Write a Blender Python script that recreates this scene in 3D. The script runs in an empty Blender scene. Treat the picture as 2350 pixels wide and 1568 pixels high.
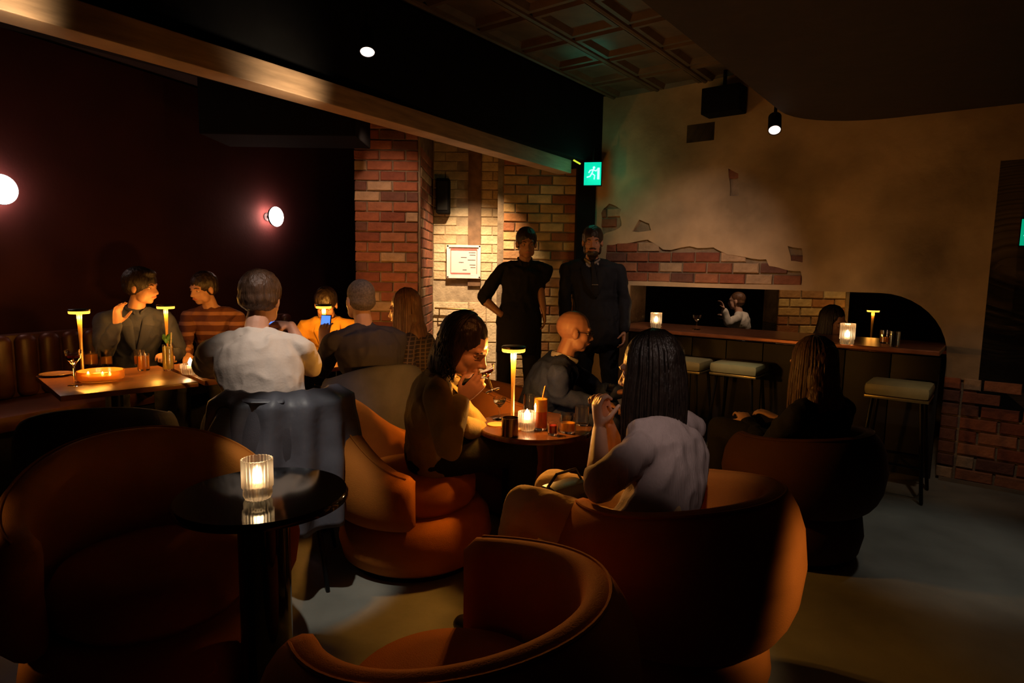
import bpy, bmesh, math, random
from math import pi, sin, cos, radians, sqrt, tan
from mathutils import Vector as V, Matrix, noise, Quaternion
random.seed(7)
SC = bpy.context.scene
COL = SC.collection
# ------------------------------------------------------------------ camera
F = 1440.0; H = 1.38; PITCH = radians(6.5); ROLL = .016
cd = bpy.data.cameras.new('camera'); cam = bpy.data.objects.new('camera', cd); COL.objects.link(cam)
cd.sensor_width = 36; cd.lens = 36 * F / 2350; cd.clip_start = .05
M3 = (Matrix.Rotation(pi/2 - PITCH, 3, 'X') @ Matrix.Rotation(ROLL, 3, 'Z'))
cam.matrix_world = Matrix.Translation((0, 0, H)) @ M3.to_4x4()
SC.camera = cam
# ------------------------------------------------------------------ world, exposure
w = bpy.data.worlds.new('night'); SC.world = w; w.use_nodes = True
w.node_tree.nodes['Background'].inputs[0].default_value = (.5, .45, .5, 1)
w.node_tree.nodes['Background'].inputs[1].default_value = .0
vs = SC.view_settings; vs.view_transform = 'Standard'; vs.look = 'None'; vs.gamma = 1; vs.exposure = 0.0
vs.use_curve_mapping = False

def ray(px, py):
    return M3 @ V(((px-1175)/F, -(py-784)/F, -1))
def P(px, py, Y):                       # a point of the room seen at (px, py) at forward distance Y
    d = ray(px, py); return V((0, 0, H)) + d * (Y / d.y)
def G(px, py, z=0.0):                   # the same on a level plane
    d = ray(px, py); return V((0, 0, H)) + d * ((z-H) / d.z)

# ------------------------------------------------------------------ spot lights: ceiling spots, plus unseen ones added for effect
def spot(loc, tgt, e, col=(1, .72, .45), ang=40, blend=.6, size=.03):
    l = bpy.data.lights.new('spot_light', 'SPOT'); l.energy = e; l.color = col
    l.spot_size = radians(ang); l.spot_blend = blend; l.shadow_soft_size = size
    o = bpy.data.objects.new('spot_light', l); COL.objects.link(o); o.location = loc
    o.rotation_euler = (V(tgt)-V(loc)).to_track_quat('-Z', 'Y').to_euler(); return o
def point(loc, e, col=(1, .42, .08), size=.02):
    l = bpy.data.lights.new('lamp_light', 'POINT'); l.energy = e; l.color = col; l.shadow_soft_size = size
    o = bpy.data.objects.new('lamp_light', l); COL.objects.link(o); o.location = loc; return o
WARM = (1, .62, .33)
spot((-.35, 5.25, 2.55), (-.44, 6.5, 1.05), 330, (1, .66, .36), 58, .9)       # painted wall
spot((.15, 5.35, 2.5), (.25, 6.2, 1.2), 62, (1, .60, .28), 60, .9)            # brick wall beside it
spot((-1.0, 4.75, 2.5), (-1.12, 5.6, 1.7), 26, (1, .60, .38), 80, .9)         # brick pillar
spot((-.70, 2.0, 2.9), (-.99, 2.85, 1.0), 150, (1, .80, .68), 21, .9)         # man in the white tee
spot((-.70, 1.6, 2.9), (-.84, 2.58, 0), 130, (1, .90, .74), 15, .6)           # floor patch
spot((-.55, 2.5, 2.9), (-.76, 3.10, .72), 60, (1, .66, .30), 14, .9)          # rim of the armchair behind the woman in olive
spot((-.55, 3.0, 2.35), (-.85, 3.7, 1.12), 16, (1, .74, .62), 24, .9)         # man in dark grey tee
spot((2.0, 2.8, 2.3), (3.0, 4.1, .25), 22, (1, .70, .48), 34, .9)             # added spot to brighten the low bricks at right
spot((1.15, 3.8, 2.45), (1.45, 5.4, 1.15), 62, (1, .66, .46), 66, 1.0)          # plaster wall
spot((2.3, 2.9, 2.3), (2.25, 3.05, 0), 22, (1, .92, .78), 42, .8)             # floor by the stools
spot((2.2, 1.7, 2.3), (2.3, 2.3, 0), 5, (1, .95, .82), 40, .9)                # floor right front
spot((.30, 1.7, 2.33), (-.11, 2.66, .99), 62, (1, .30, .06), 13, .9, .05)     # added orange key on the woman in olive, no fixture there
spot((1.30, 1.18, 1.00), (.86, 1.85, .42), 26, (1, .60, .28), 32, .9)            # added low spot out of view, outer side of right armchair
spot((-1.95, 1.20, 1.00), (-1.52, 1.80, .42), 20, (1, .62, .30), 32, .9)          # added low spot out of view, outer side of left armchair
spot((.55, .9, 1.9), (.27, 1.34, .68), .35, (1, .60, .30), 30, .9)              # armchair in front
BT = P(640, 190, 3.25)
spot(BT+V((.30, -.14, -.16)), BT, 10, (1, .74, .45), 95, 1.0, .02)           # on the beam
BT = P(-25, 5, 2.3)
spot(BT+V((.24, -.14, -.10)), BT, 6, (1, .74, .45), 95, 1.0, .02)           # on the beam, left end
spot((.30, .9, 2.3), (.54, 1.98, .98), 50, (1, .74, .62), 19, .9)                # back of the woman in grey

# ------------------------------------------------------------------ materials
MATS = {}
def mat(key, col=(.5, .5, .5), rough=.6, metal=0.0, var=.12, scale=12, bump=.15, bscale=60, spec=.5,
        emit=None, es=1.0, trans=0.0, ior=1.45, sheen=0.0, alpha=1.0, stretch=(1, 1, 1), ramp=None):
    if key in MATS: return MATS[key]
    m = bpy.data.materials.new(key); m.use_nodes = True; nt = m.node_tree; N = nt.nodes; L = nt.links
    b = N['Principled BSDF']
    b.inputs['Roughness'].default_value = rough; b.inputs['Metallic'].default_value = metal
    b.inputs['Specular IOR Level'].default_value = spec; b.inputs['IOR'].default_value = ior
    b.inputs['Transmission Weight'].default_value = trans
    b.inputs['Sheen Weight'].default_value = sheen
    if sheen: b.inputs['Sheen Tint'].default_value = (min(1, col[0]*1.6), min(1, col[1]*1.6), min(1, col[2]*1.6), 1)
    tc = N.new('ShaderNodeTexCoord'); mp = N.new('ShaderNodeMapping'); mp.inputs['Scale'].default_value = stretch
    L.new(tc.outputs['Object'], mp.inputs[0])
    n = N.new('ShaderNodeTexNoise'); n.inputs['Scale'].default_value = scale; n.inputs['Detail'].default_value = 5
    L.new(mp.outputs[0], n.inputs['Vector'])
    cr = N.new('ShaderNodeValToRGB')
    lo = tuple(max(0, c*(1-var)) for c in col)+(1,); hi = tuple(min(1, c*(1+var)) for c in col)+(1,)
    cr.color_ramp.elements[0].position = .3; cr.color_ramp.elements[1].position = .7
    cr.color_ramp.elements[0].color = lo; cr.color_ramp.elements[1].color = hi
    L.new(n.outputs[0], cr.inputs[0]); L.new(cr.outputs[0], b.inputs['Base Color'])
    if bump:
        n2 = N.new('ShaderNodeTexNoise'); n2.inputs['Scale'].default_value = bscale; n2.inputs['Detail'].default_value = 4
        L.new(mp.outputs[0], n2.inputs['Vector'])
        bp = N.new('ShaderNodeBump'); bp.inputs['Strength'].default_value = bump; bp.inputs['Distance'].default_value = .01
        L.new(n2.outputs[0], bp.inputs['Height']); L.new(bp.outputs[0], b.inputs['Normal'])
    if emit:
        b.inputs['Emission Color'].default_value = tuple(emit)+(1,); b.inputs['Emission Strength'].default_value = es
    MATS[key] = m; return m
def brickmat(key, cols, rough=.85, bump=.6):
    m = mat(key, (.4, .2, .1), rough, bump=bump, bscale=45)
    nt = m.node_tree; N = nt.nodes; L = nt.links
    oi = N.new('ShaderNodeObjectInfo'); cr = N.new('ShaderNodeValToRGB'); cr.color_ramp.interpolation = 'CONSTANT'
    while len(cr.color_ramp.elements) < len(cols): cr.color_ramp.elements.new(.5)
    for i, c in enumerate(cols):
        e = cr.color_ramp.elements[i]; e.position = i/len(cols); e.color = tuple(c)+(1,)
    L.new(oi.outputs['Random'], cr.inputs[0])
    n = N.new('ShaderNodeTexNoise'); n.inputs['Scale'].default_value = 14; n.inputs['Detail'].default_value = 8
    tc = N.new('ShaderNodeTexCoord'); L.new(tc.outputs['Object'], n.inputs['Vector'])
    mr = N.new('ShaderNodeMapRange'); mr.inputs['To Min'].default_value = .45; mr.inputs['To Max'].default_value = 1.35
    L.new(n.outputs[0], mr.inputs[0])
    mx = N.new('ShaderNodeMix'); mx.data_type = 'RGBA'; mx.blend_type = 'MULTIPLY'; mx.inputs['Factor'].default_value = 1
    L.new(cr.outputs[0], mx.inputs['A']); L.new(mr.outputs[0], mx.inputs['B'])
    L.new(mx.outputs['Result'], N['Principled BSDF'].inputs['Base Color'])
    return m
def wavemat(key, colA, colB, scale, axis='Z', rough=.8, second=None):
    """woven stripes; second axis makes a check"""
    m = mat(key, colA, rough, bump=.2, bscale=200)
    nt = m.node_tree; N = nt.nodes; L = nt.links
    tc = N.new('ShaderNodeTexCoord')
    def band(ax, sc, off=0):
        wv = N.new('ShaderNodeTexWave'); wv.wave_type = 'BANDS'; wv.bands_direction = ax
        wv.inputs['Scale'].default_value = sc; wv.inputs['Distortion'].default_value = .6; wv.inputs['Phase Offset'].default_value = off
        L.new(tc.outputs['Object'], wv.inputs['Vector'])
        cr = N.new('ShaderNodeValToRGB'); cr.color_ramp.elements[0].position = .62 if not second else .80; cr.color_ramp.elements[1].position = .78 if not second else .95
        L.new(wv.outputs[0], cr.inputs[0]); return cr.outputs[0]
    f = band(axis, scale)
    if second:
        g = band(second, scale*.8); mm = N.new('ShaderNodeMath'); mm.operation = 'MAXIMUM'
        L.new(f, mm.inputs[0]); L.new(g, mm.inputs[1]); f = mm.outputs[0]
    mx = N.new('ShaderNodeMix'); mx.data_type = 'RGBA'
    mx.inputs['A'].default_value = tuple(colA)+(1,); mx.inputs['B'].default_value = tuple(colB)+(1,)
    L.new(f, mx.inputs['Factor']); L.new(mx.outputs['Result'], N['Principled BSDF'].inputs['Base Color'])
    return m
BLACK = mat('black_paint', (.008, .008, .009), .9, bump=0, spec=.1)
STEEL = mat('black_steel', (.02, .02, .022), .35, .8, bump=0)
GLASS = mat('clear_glass', (1, 1, 1), .02, trans=1, var=0, bump=0)
WOODD = mat('dark_walnut', (.09, .035, .016), .22, var=.4, scale=6, stretch=(1, 12, 1), bump=.05)
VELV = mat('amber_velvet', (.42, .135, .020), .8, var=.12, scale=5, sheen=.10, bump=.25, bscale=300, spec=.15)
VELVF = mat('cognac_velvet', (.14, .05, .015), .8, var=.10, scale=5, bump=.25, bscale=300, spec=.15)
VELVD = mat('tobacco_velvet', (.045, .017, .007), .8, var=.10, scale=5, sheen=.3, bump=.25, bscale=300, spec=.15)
GREYC = mat('charcoal_upholstery', (.075, .07, .085), .8, var=.12, sheen=.3, bump=.2, bscale=300, spec=.2)
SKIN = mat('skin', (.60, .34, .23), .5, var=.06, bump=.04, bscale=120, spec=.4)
SKIN2 = mat('tan_skin', (.46, .25, .17), .5, var=.06, bump=.04, bscale=120, spec=.4)
HAIRD = mat('dark_brown_hair', (.018, .011, .008), .42, var=.4, scale=60, bump=.5, bscale=140, stretch=(1, 1, .25))
HAIRB = mat('brown_hair', (.085, .045, .025), .45, var=.4, scale=60, bump=.5, bscale=140, stretch=(1, 1, .25))
HAIRG = mat('cropped_grey_hair', (.17, .13, .12), .6, var=.4, scale=90, bump=.6, bscale=260)
HAIRM = mat('chestnut_hair', (.16, .075, .035), .45, var=.4, scale=60, bump=.5, bscale=140, stretch=(1, 1, .25))

# ------------------------------------------------------------------ mesh collecting
class MB:
    def __init__(s): s.v = []; s.f = []
    def add(s, vs, fs):
        o = len(s.v); s.v += [V(a) for a in vs]; s.f += [tuple(i+o for i in f) for f in fs]; return s
    def box(s, c, sz, R=None, taper=1.0):
        x, y, z = (a/2 for a in sz); c = V(c); vs = []
        for k in (-1, 1):
            t = taper if k > 0 else 1
            for a, b in ((-1, -1), (1, -1), (1, 1), (-1, 1)):
                p = V((a*x*t, b*y*t, k*z)); vs.append(c + (R @ p if R else p))
        return s.add(vs, [(0, 3, 2, 1), (4, 5, 6, 7), (0, 1, 5, 4), (1, 2, 6, 5), (2, 3, 7, 6), (3, 0, 4, 7)])
    def lathe(s, prof, c=(0, 0, 0), n=32, flute=0.0, nf=0, op=False):
        c = V(c); vs = []; fs = []; m = len(prof)
        for i in range(n):
            a = 2*pi*i/n; k = 1 + (flute*cos(nf*a) if nf else 0)
            for r, z in prof: vs.append(c + V((r*k*cos(a), r*k*sin(a), z)))
        for i in range(n):
            j = (i+1) % n
            for k in range(m-1): fs.append((i*m+k, j*m+k, j*m+k+1, i*m+k+1))
        if prof[0][0] > 1e-6 and not op: fs.append(tuple(i*m for i in range(n))[::-1])
        if prof[-1][0] > 1e-6 and not op: fs.append(tuple(i*m+m-1 for i in range(n)))
        return s.add(vs, fs)
    def tube(s, pts, rad, lat=None, n=10, cap=True):
        """pts with radii (r or (lateral, depth)); round ends"""
        pts = [V(p) for p in pts]; rr = [(r, r) if not isinstance(r, tuple) else r for r in rad]
        if cap:
            t0 = (pts[0]-pts[1]).normalized(); t1 = (pts[-1]-pts[-2]).normalized()
            a, b = rr[0], rr[-1]
            pts = [pts[0]+t0*min(a)*.9, pts[0]+t0*min(a)*.6] + pts + [pts[-1]+t1*min(b)*.6, pts[-1]+t1*min(b)*.9]
            rr = [(a[0]*.35, a[1]*.35), (a[0]*.78, a[1]*.78)] + rr + [(b[0]*.78, b[1]*.78), (b[0]*.35, b[1]*.35)]
        m = len(pts); vs = []; fs = []; prev = None
        for i in range(m):
            t = (pts[min(i+1, m-1)]-pts[max(i-1, 0)]).normalized()
            if lat is not None: x = V(lat)
            elif prev is not None: x = prev
            else: x = V((1, 0, 0)) if abs(t.x) < .8 else V((0, 1, 0))
            x = (x - t*x.dot(t))
            x = x.normalized() if x.length > 1e-5 else t.orthogonal().normalized()
            prev = x; y = t.cross(x)
            for k in range(n):
                a = 2*pi*k/n; vs.append(pts[i] + x*cos(a)*rr[i][0] + y*sin(a)*rr[i][1])
        for i in range(m-1):
            for k in range(n):
                q = (k+1) % n; fs.append((i*n+k, i*n+q, (i+1)*n+q, (i+1)*n+k))
        fs.append(tuple(range(n))[::-1]); fs.append(tuple((m-1)*n+k for k in range(n)))
        return s.add(vs, fs)
    def ell(s, c, r, ax=None, n=14, m=9):
        c = V(c); X, Y, Z = ax if ax else (V((1, 0, 0)), V((0, 1, 0)), V((0, 0, 1)))
        vs = [c - Z*r[2]]; fs = []
        for j in range(1, m):
            t = pi*j/m
            for i in range(n):
                a = 2*pi*i/n; vs.append(c + X*(r[0]*sin(t)*cos(a)) + Y*(r[1]*sin(t)*sin(a)) - Z*(r[2]*cos(t)))
        vs.append(c + Z*r[2]); e = len(vs)-1
        for i in range(n):
            q = (i+1) % n; fs.append((0, 1+q, 1+i)); fs.append((e, 1+(m-2)*n+i, 1+(m-2)*n+q))
            for j in range(m-2):
                a = 1+j*n; fs.append((a+i, a+q, a+n+q, a+n+i))
        return s.add(vs, fs)
    def mesh(s, name):
        me = bpy.data.meshes.new(name); me.from_pydata(s.v, [], s.f); me.update(); return me
    def build(s, name, m, parent=None, smooth=True, bevel=0.0, loc=None, angle=40):
        me = s.mesh(name); me.materials.append(m)
        bm = bmesh.new(); bm.from_mesh(me); bmesh.ops.recalc_face_normals(bm, faces=bm.faces)
        if bevel: bmesh.ops.bevel(bm, geom=[e for e in bm.edges if e.calc_face_angle(0) > .6], offset=bevel, segments=2, affect='EDGES', profile=.6)
        if smooth:
            for f in bm.faces: f.smooth = True
            for e in bm.edges: e.smooth = e.calc_face_angle(0) < radians(angle)
        bm.to_mesh(me); bm.free()
        o = bpy.data.objects.new(name, me); COL.objects.link(o)
        if parent: o.parent = parent
        if loc: o.location = loc
        return o
def remesh(mb, vox, it=3, fac=.5):
    me = mb.mesh('tmp'); o = bpy.data.objects.new('tmp', me); COL.objects.link(o)
    r = o.modifiers.new('r', 'REMESH'); r.mode = 'VOXEL'; r.voxel_size = vox
    if it: k = o.modifiers.new('s', 'SMOOTH'); k.factor = fac; k.iterations = it
    dg = bpy.context.evaluated_depsgraph_get(); e = o.evaluated_get(dg)
    m2 = bpy.data.meshes.new_from_object(e)
    out = MB(); out.v = [v.co.copy() for v in m2.vertices]; out.f = [tuple(p.vertices) for p in m2.polygons]
    out.n = [v.normal.copy() for v in m2.vertices]
    bpy.data.objects.remove(o); bpy.data.meshes.remove(me); bpy.data.meshes.remove(m2)
    return out
def wrinkle(mb, amp, sc=(9, 9, 4), seed=0):
    for i, (v, n) in enumerate(zip(mb.v, mb.n)):
        q = V((v.x*sc[0]+seed, v.y*sc[1], v.z*sc[2]))
        k = noise.noise(q) + .5*noise.noise(q*2.3)
        mb.v[i] = v + n*max(amp*(1-2*abs(k)), -.0025)
    return mb
# ------------------------------------------------------------------ tagging
def tag(o, label=None, cat=None, group=None, kind=None):
    if label: o['label'] = label
    if cat: o['category'] = cat
    if group: o['group'] = group
    if kind: o['kind'] = kind
    return o
def thing(name, label, cat, loc=(0, 0, 0), rz=0.0, group=None):
    o = bpy.data.objects.new(name, None); COL.objects.link(o); o.empty_display_size = .1
    o.location = loc; o.rotation_euler = (0, 0, rz); return tag(o, label, cat, group)
def struct(o): o['kind'] = 'structure'; return o
def dup(o, parent=None):
    c = o.copy(); COL.objects.link(c); c.parent = parent
    for ch in list(o.children): dup(ch, c)
    return c

# ================================================================== THE ROOM
floor = struct(MB().box((0, 3.5, -.05), (14, 15, .1)).build('floor', mat('worn_concrete', (.21, .21, .185), .42, var=.3, scale=2.2, bump=.12, bscale=30, spec=.4), smooth=False))
PLAS = mat('old_plaster', (.42, .31, .20), .9, var=.5, scale=1.5, bump=.8, bscale=9, spec=.15)
MORT = mat('mortar', (.22, .17, .12), .95, var=.3, scale=10, bump=.6, bscale=60, spec=.1)
MORTL = mat('pale_mortar', (.42, .34, .24), .95, var=.3, scale=10, bump=.6, bscale=60, spec=.1)
BR_RED = brickmat('reclaimed_red_brick', [(.26, .085, .045), (.20, .06, .035), (.32, .13, .07), (.14, .06, .045), (.30, .10, .05), (.40, .27, .17), (.24, .09, .05)])
BR_MIX = brickmat('yellow_and_red_brick', [(.42, .19, .07), (.55, .37, .16), (.32, .12, .05), (.62, .46, .24), (.38, .20, .09), (.50, .30, .12)])
BR_WHT = brickmat('painted_brick', [(.70, .57, .37), (.66, .52, .33), (.74, .62, .42), (.60, .46, .28), (.70, .55, .36)], bump=.9)
# ---- bar wall: L runs from right to far left
BO = V((3.30, 3.905, 0)); BU = V((-.785, .62, 0)).normalized(); BN = V((-.62, -.785, 0)).normalized()   # BN points to the room
ang_b = math.atan2(BU.y, BU.x)
def bw(L, z, out=0.0): return BO + BU*L + V((0, 0, z)) + BN*out
def arch(n=10, grow=0.0):
    """the outline of the low opening, (L, z), from right foot to left foot"""
    pts = [(.47, -.01)]
    cx, cz, r = .47+.42, .84, .42
    for i in range(n+1):
        a = pi - (pi/2)*i/n; pts.append((cx + (r+grow)*cos(a), cz + (r+grow)*sin(a)))
    pts += [(2.86, 1.26+grow), (2.86, -.01)]
    return pts
def sheet(name, outer, holes, thick, frame_o, m, parent=None, smooth=False):
    """a flat slab with holes (2D curve filled), local x = along wall, y = up"""
    cu = bpy.data.curves.new(name, 'CURVE'); cu.dimensions = '2D'; cu.fill_mode = 'BOTH'; cu.extrude = thick/2
    for poly in [outer]+holes:
        sp = cu.splines.new('POLY'); sp.points.add(len(poly)-1); sp.use_cyclic_u = True
        for p, q in zip(sp.points, poly): p.co = (q[0], q[1], 0, 1)
    t = bpy.data.objects.new('tmp', cu); COL.objects.link(t)
    me = bpy.data.meshes.new_from_object(t.evaluated_get(bpy.context.evaluated_depsgraph_get()))
    bpy.data.objects.remove(t)
    me.name = name; me.materials.clear(); me.materials.append(m); me.transform(frame_o); me.update()
    o = bpy.data.objects.new(name, me); COL.objects.link(o)
    if parent: o.parent = parent
    return o
def frame(o, u, n):
    X = u.normalized(); Z = n.normalized(); Y = V((0, 0, 1))
    R = Matrix((X, Y, Z)).transposed().to_4x4(); return Matrix.Translation(o) @ R
a_ = arch()
L0, L1 = -1.6, 3.36
outl = [(L1, 0), (L1, 2.95), (L0, 2.95), (L0, 0)] + a_
wall_bar = struct(sheet('wall_right', [(x, max(z, 0)) for x, z in outl], [], .30, frame(BO - BN*.17, BU, BN), MORT))
def blob(pts, seed, k=.03, n=6):
    out = []
    for i in range(len(pts)):
        a = V(pts[i]); b = V(pts[(i+1) % len(pts)])
        for j in range(n):
            q = a.lerp(b, j/n); d = noise.noise(V((q.x*7+seed, q.y*7, seed)))
            e = noise.noise(V((q.x*7, q.y*7+9+seed, seed))); out.append((q.x+d*k, q.y+e*k))
    return out
h_band = blob([(3.12, 1.30), (1.42, 1.30), (1.43, 1.40), (1.66, 1.44), (1.70, 1.50), (2.0, 1.52), (2.1, 1.60), (2.55, 1.58), (2.7, 1.66), (3.12, 1.64)], 2)
h_left = blob([(3.15, 1.72), (2.98, 1.78), (2.97, 1.95), (3.08, 2.0), (3.2, 1.9)], 5, .04)
h_spot = blob([(2.86, 1.74), (2.68, 1.74), (2.69, 1.80), (2.80, 1.84)], 9, .02, 3)
h_s2 = blob([(2.0, 2.0), (1.93, 2.0), (1.94, 2.18), (2.03, 2.2)], 12, .03, 4)
h_s3 = blob([(1.50, 1.47), (1.42, 1.47), (1.43, 1.58), (1.52, 1.60)], 15, .03, 3)
low = [(L, z) for L, z in a_ if z > .62]
plout = [(L1, 0), (L1, 2.95), (L0, 2.95), (L0, .60)] + [(.0, .52), (.16, .66), (.30, .70)] + [(.46, .70)] + low[0:] + [(2.86, 0)]
plout = [p for p in plout]
sheet('plaster', plout, [h_band, h_left, h_spot, h_s2, h_s3], .02, frame(BO - BN*.010, BU, BN), PLAS, wall_bar)
# bricks: shared meshes
def brick_mesh(key, l, h, d, m):
    out = []
    for k in range(4):
        rnd = random.Random(k*13+len(key)); b = .006; vs = []
        j = lambda s=.003: rnd.uniform(-s, s)
        for (q, ins) in ((0, 0), (d-b, 0), (d, b)):
            for sx, sz in ((-1, -1), (1, -1), (1, 1), (-1, 1)):
                vs.append((sx*(l/2-ins)+j(), q+(j(.002) if ins else 0), sz*(h/2-ins)+j(.002)))
        fs = [(0, 3, 2, 1), (8, 9, 10, 11)]
        for r in (0, 4):
            for i in range(4): fs.append((r+i, r+(i+1) % 4, r+4+(i+1) % 4, r+4+i))
        me = bpy.data.meshes.new('brick'); me.from_pydata(vs, [], fs); me.materials.append(m); out.append(me)
    return out
def bricks(parent, O, U, N_, La, Lb, za, zb, l, h, d, m, mask=None, joint=.012, name='brick', sink=0.0, lmt=300):
    full = brick_mesh(name+'f'+m.name, l, h, d, m); half = brick_mesh(name+'h'+m.name, l/2-joint/2, h, d, m)
    R = Matrix((U, N_, V((0, 0, 1)))).transposed()
    if R.determinant() < 0: R = Matrix((-U, N_, V((0, 0, 1)))).transposed()
    e = R.to_euler(); row = 0; z = za + h/2; cnt = 0
    while z + h/2 <= zb+.001:
        x = La; first = row % 2
        while x < Lb - .03:
            hf = (first and x == La) or (x + l > Lb + .005)
            ll = l/2-joint/2 if hf else l
            if x + ll <= Lb + .02:
                c = x + ll/2
                if (mask is None or mask(c, z, ll)) and cnt < lmt:
                    o = bpy.data.objects.new(name, random.choice(half if hf else full)); COL.objects.link(o)
                    o.location = O + U*c + V((0, 0, z)) + N_*(random.uniform(-.003, .004) - sink); o.rotation_euler = e
                    o.parent = parent; cnt += 1
            x += ll + joint
        z += h + joint; row += 1
    return cnt
def inside(p, poly):
    x, y = p; c = False
    for i in range(len(poly)):
        x1, y1 = poly[i]; x2, y2 = poly[i-1]
        if (y1 > y) != (y2 > y) and x < (x2-x1)*(y-y1)/(y2-y1)+x1: c = not c
    return c
bm_ = lambda c, z, l: inside((c, z), h_band) and z > 1.30
SK = .022
bricks(wall_bar, BO, BU, BN, 1.42, 3.14, 1.30, 1.68, .20, .074, .02, BR_RED, lambda c, z, l: inside((c, z), h_band), sink=SK, joint=.014)
for hh, (a, b, c, d) in ((h_left, (2.92, 3.26, 1.70, 2.04)), (h_spot, (2.6, 2.92, 1.70, 1.88)), (h_s2, (1.88, 2.1, 1.96, 2.24)), (h_s3, (1.38, 1.58, 1.45, 1.62))):
    bricks(wall_bar, BO, BU, BN, a, b, c, d, .20, .074, .018, BR_RED, lambda c_, z, l, hh=hh: inside((c_, z), hh), sink=SK, joint=.014)
bricks(wall_bar, BO, BU, BN, -1.55, .46, .02, .72, .20, .074, .026, BR_RED, lambda c, z, l: z < .56+.12*noise.noise(V((c*5, z, 0))) or (.12 < c < .46), sink=SK, joint=.014)
# skirting strip of the bar wall
bs = MB(); bs.box(((L0+.45)/2, .0, .012), (.45-L0, .02, .024)); o = bs.build('baseboard_right', mat('dusty_trim', (.16, .13, .1), .8)); o.rotation_euler = (0, 0, ang_b); o.location = BO + BN*.02; struct(o)

# ---- painted wall, brick wall, pillar (all near frontal)
wf = MB().box((-.45, 6.66, 1.5), (.92, .3, 3.0)); wall_far = struct(wf.build('wall_far', MORTL, smooth=False))
X = V((1, 0, 0)); NY = V((0, -1, 0))
bricks(wall_far, V((-.90, 6.51, 0)), X, NY, .08, .82, 1.27, 2.75, .235, .085, .014, BR_WHT, lambda c, z, l: not (.34 < c < .54), joint=.007, name='brick')
bricks(wall_far, V((-.90, 6.51, 0)), X, NY, .08, .80, .0, 1.24, .36, .20, .02, BR_WHT, joint=.010, name='stone')
ch = MB().box((-.40, 6.495, 2.02), (.13, .05, 1.62)); ch.build('pipe_casing', mat('brown_casing', (.20, .12, .07), .7, var=.3), wall_far, bevel=.004)
wb = MB().box((.26, 6.36, 1.5), (.84, .3, 3.0)); wall_b = struct(wb.build('wall_back', MORT, smooth=False))
bricks(wall_b, V((-.12, 6.21, 0)), X, NY, .02, .76, .05, 2.75, .225, .078, .016, BR_MIX, name='brick')
pl = MB().box((-1.11, 6.07, 1.5), (.57, .9, 3.0)); pillar = struct(pl.build('wall_pillar', MORT, smooth=False))
pillar['label'] = 'reclaimed brick pillar beside the painted wall'
bricks(pillar, V((-1.40, 5.62, 0)), X, NY, .0, .575, .03, 2.9, .215, .076, .018, BR_RED, name='brick')
bricks(pillar, V((-.825, 5.62, 0)), V((0, 1, 0)), V((1, 0, 0)), .01, .86, .6, 2.5, .215, .076, .010, BR_RED, name='brick')
# dark steel column and pipe
o = MB().box((.665, 5.98, 1.45), (.17, .17, 2.9)).build('trim_1', BLACK, bevel=.006, smooth=False); struct(o)
t = MB().tube([(-.135, 6.44, 0.0), (-.135, 6.44, 2.9)], [.022, .022], n=12, cap=False).build('trim_2', STEEL); struct(t)
# ---- left dark wall
A_ = V((-3.521, 4.326, 0)); B_ = V((-2.53, 6.518, 0)); SU = (B_-A_).normalized(); SN = V((SU.y, -SU.x, 0))
DARKR = mat('oxblood_wall_paint', (.034, .009, .009), .85, var=.12, scale=3, bump=.1, bscale=40, spec=.2)
def slab(name, a, b, z0, z1, th, m, side=1):
    a = V(a); b = V(b); u = (b-a).normalized(); n = V((u.y, -u.x, 0))*side; c = (a+b)/2 - n*th/2
    R = Matrix((u, n, V((0, 0, 1)))).transposed()
    return struct(MB().box((c.x, c.y, (z0+z1)/2), ((b-a).length, th, z1-z0), R).build(name, m, smooth=False))
wall_left = slab('wall_left', A_ - SU*4.2, B_ + SU*1.6, 0, 2.95, .15, DARKR)
slab('wall_end', B_ + SU*1.6, V((-.85, 7.98, 0)), 0, 2.95, .15, BLACK)
slab('wall_rear', V((4.9, -3.0, 0)), V((-5.4, -3.0, 0)), 0, 2.95, .15, DARKR, 1)
slab('wall_near', V((4.62, 2.95, 0)), V((4.9, -3.0, 0)), 0, 2.95, .15, BLACK, 1)
# ---- back room beyond the low opening
slab('wall_beyond', V((0.9, 10.8, 0)), V((8.5, 10.8, 0)), 0, 2.95, .15, mat('beyond_paint', (.05, .035, .03), .9))
slab('wall_beyond_right', V((8.5, 10.8, 0)), V((8.5, .3, 0)), 0, 2.95, .15, BLACK)
# ---- ceiling
CEI = mat('dark_pressed_tin', (.13, .085, .05), .55, var=.3, scale=6, bump=.2, bscale=30)
ceiling = struct(MB().box((1, 3.8, 3.02), (15, 15.5, .1)).build('ceiling', mat('black_ceiling', (.03, .022, .016), .8, bump=0), smooth=False))
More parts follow.
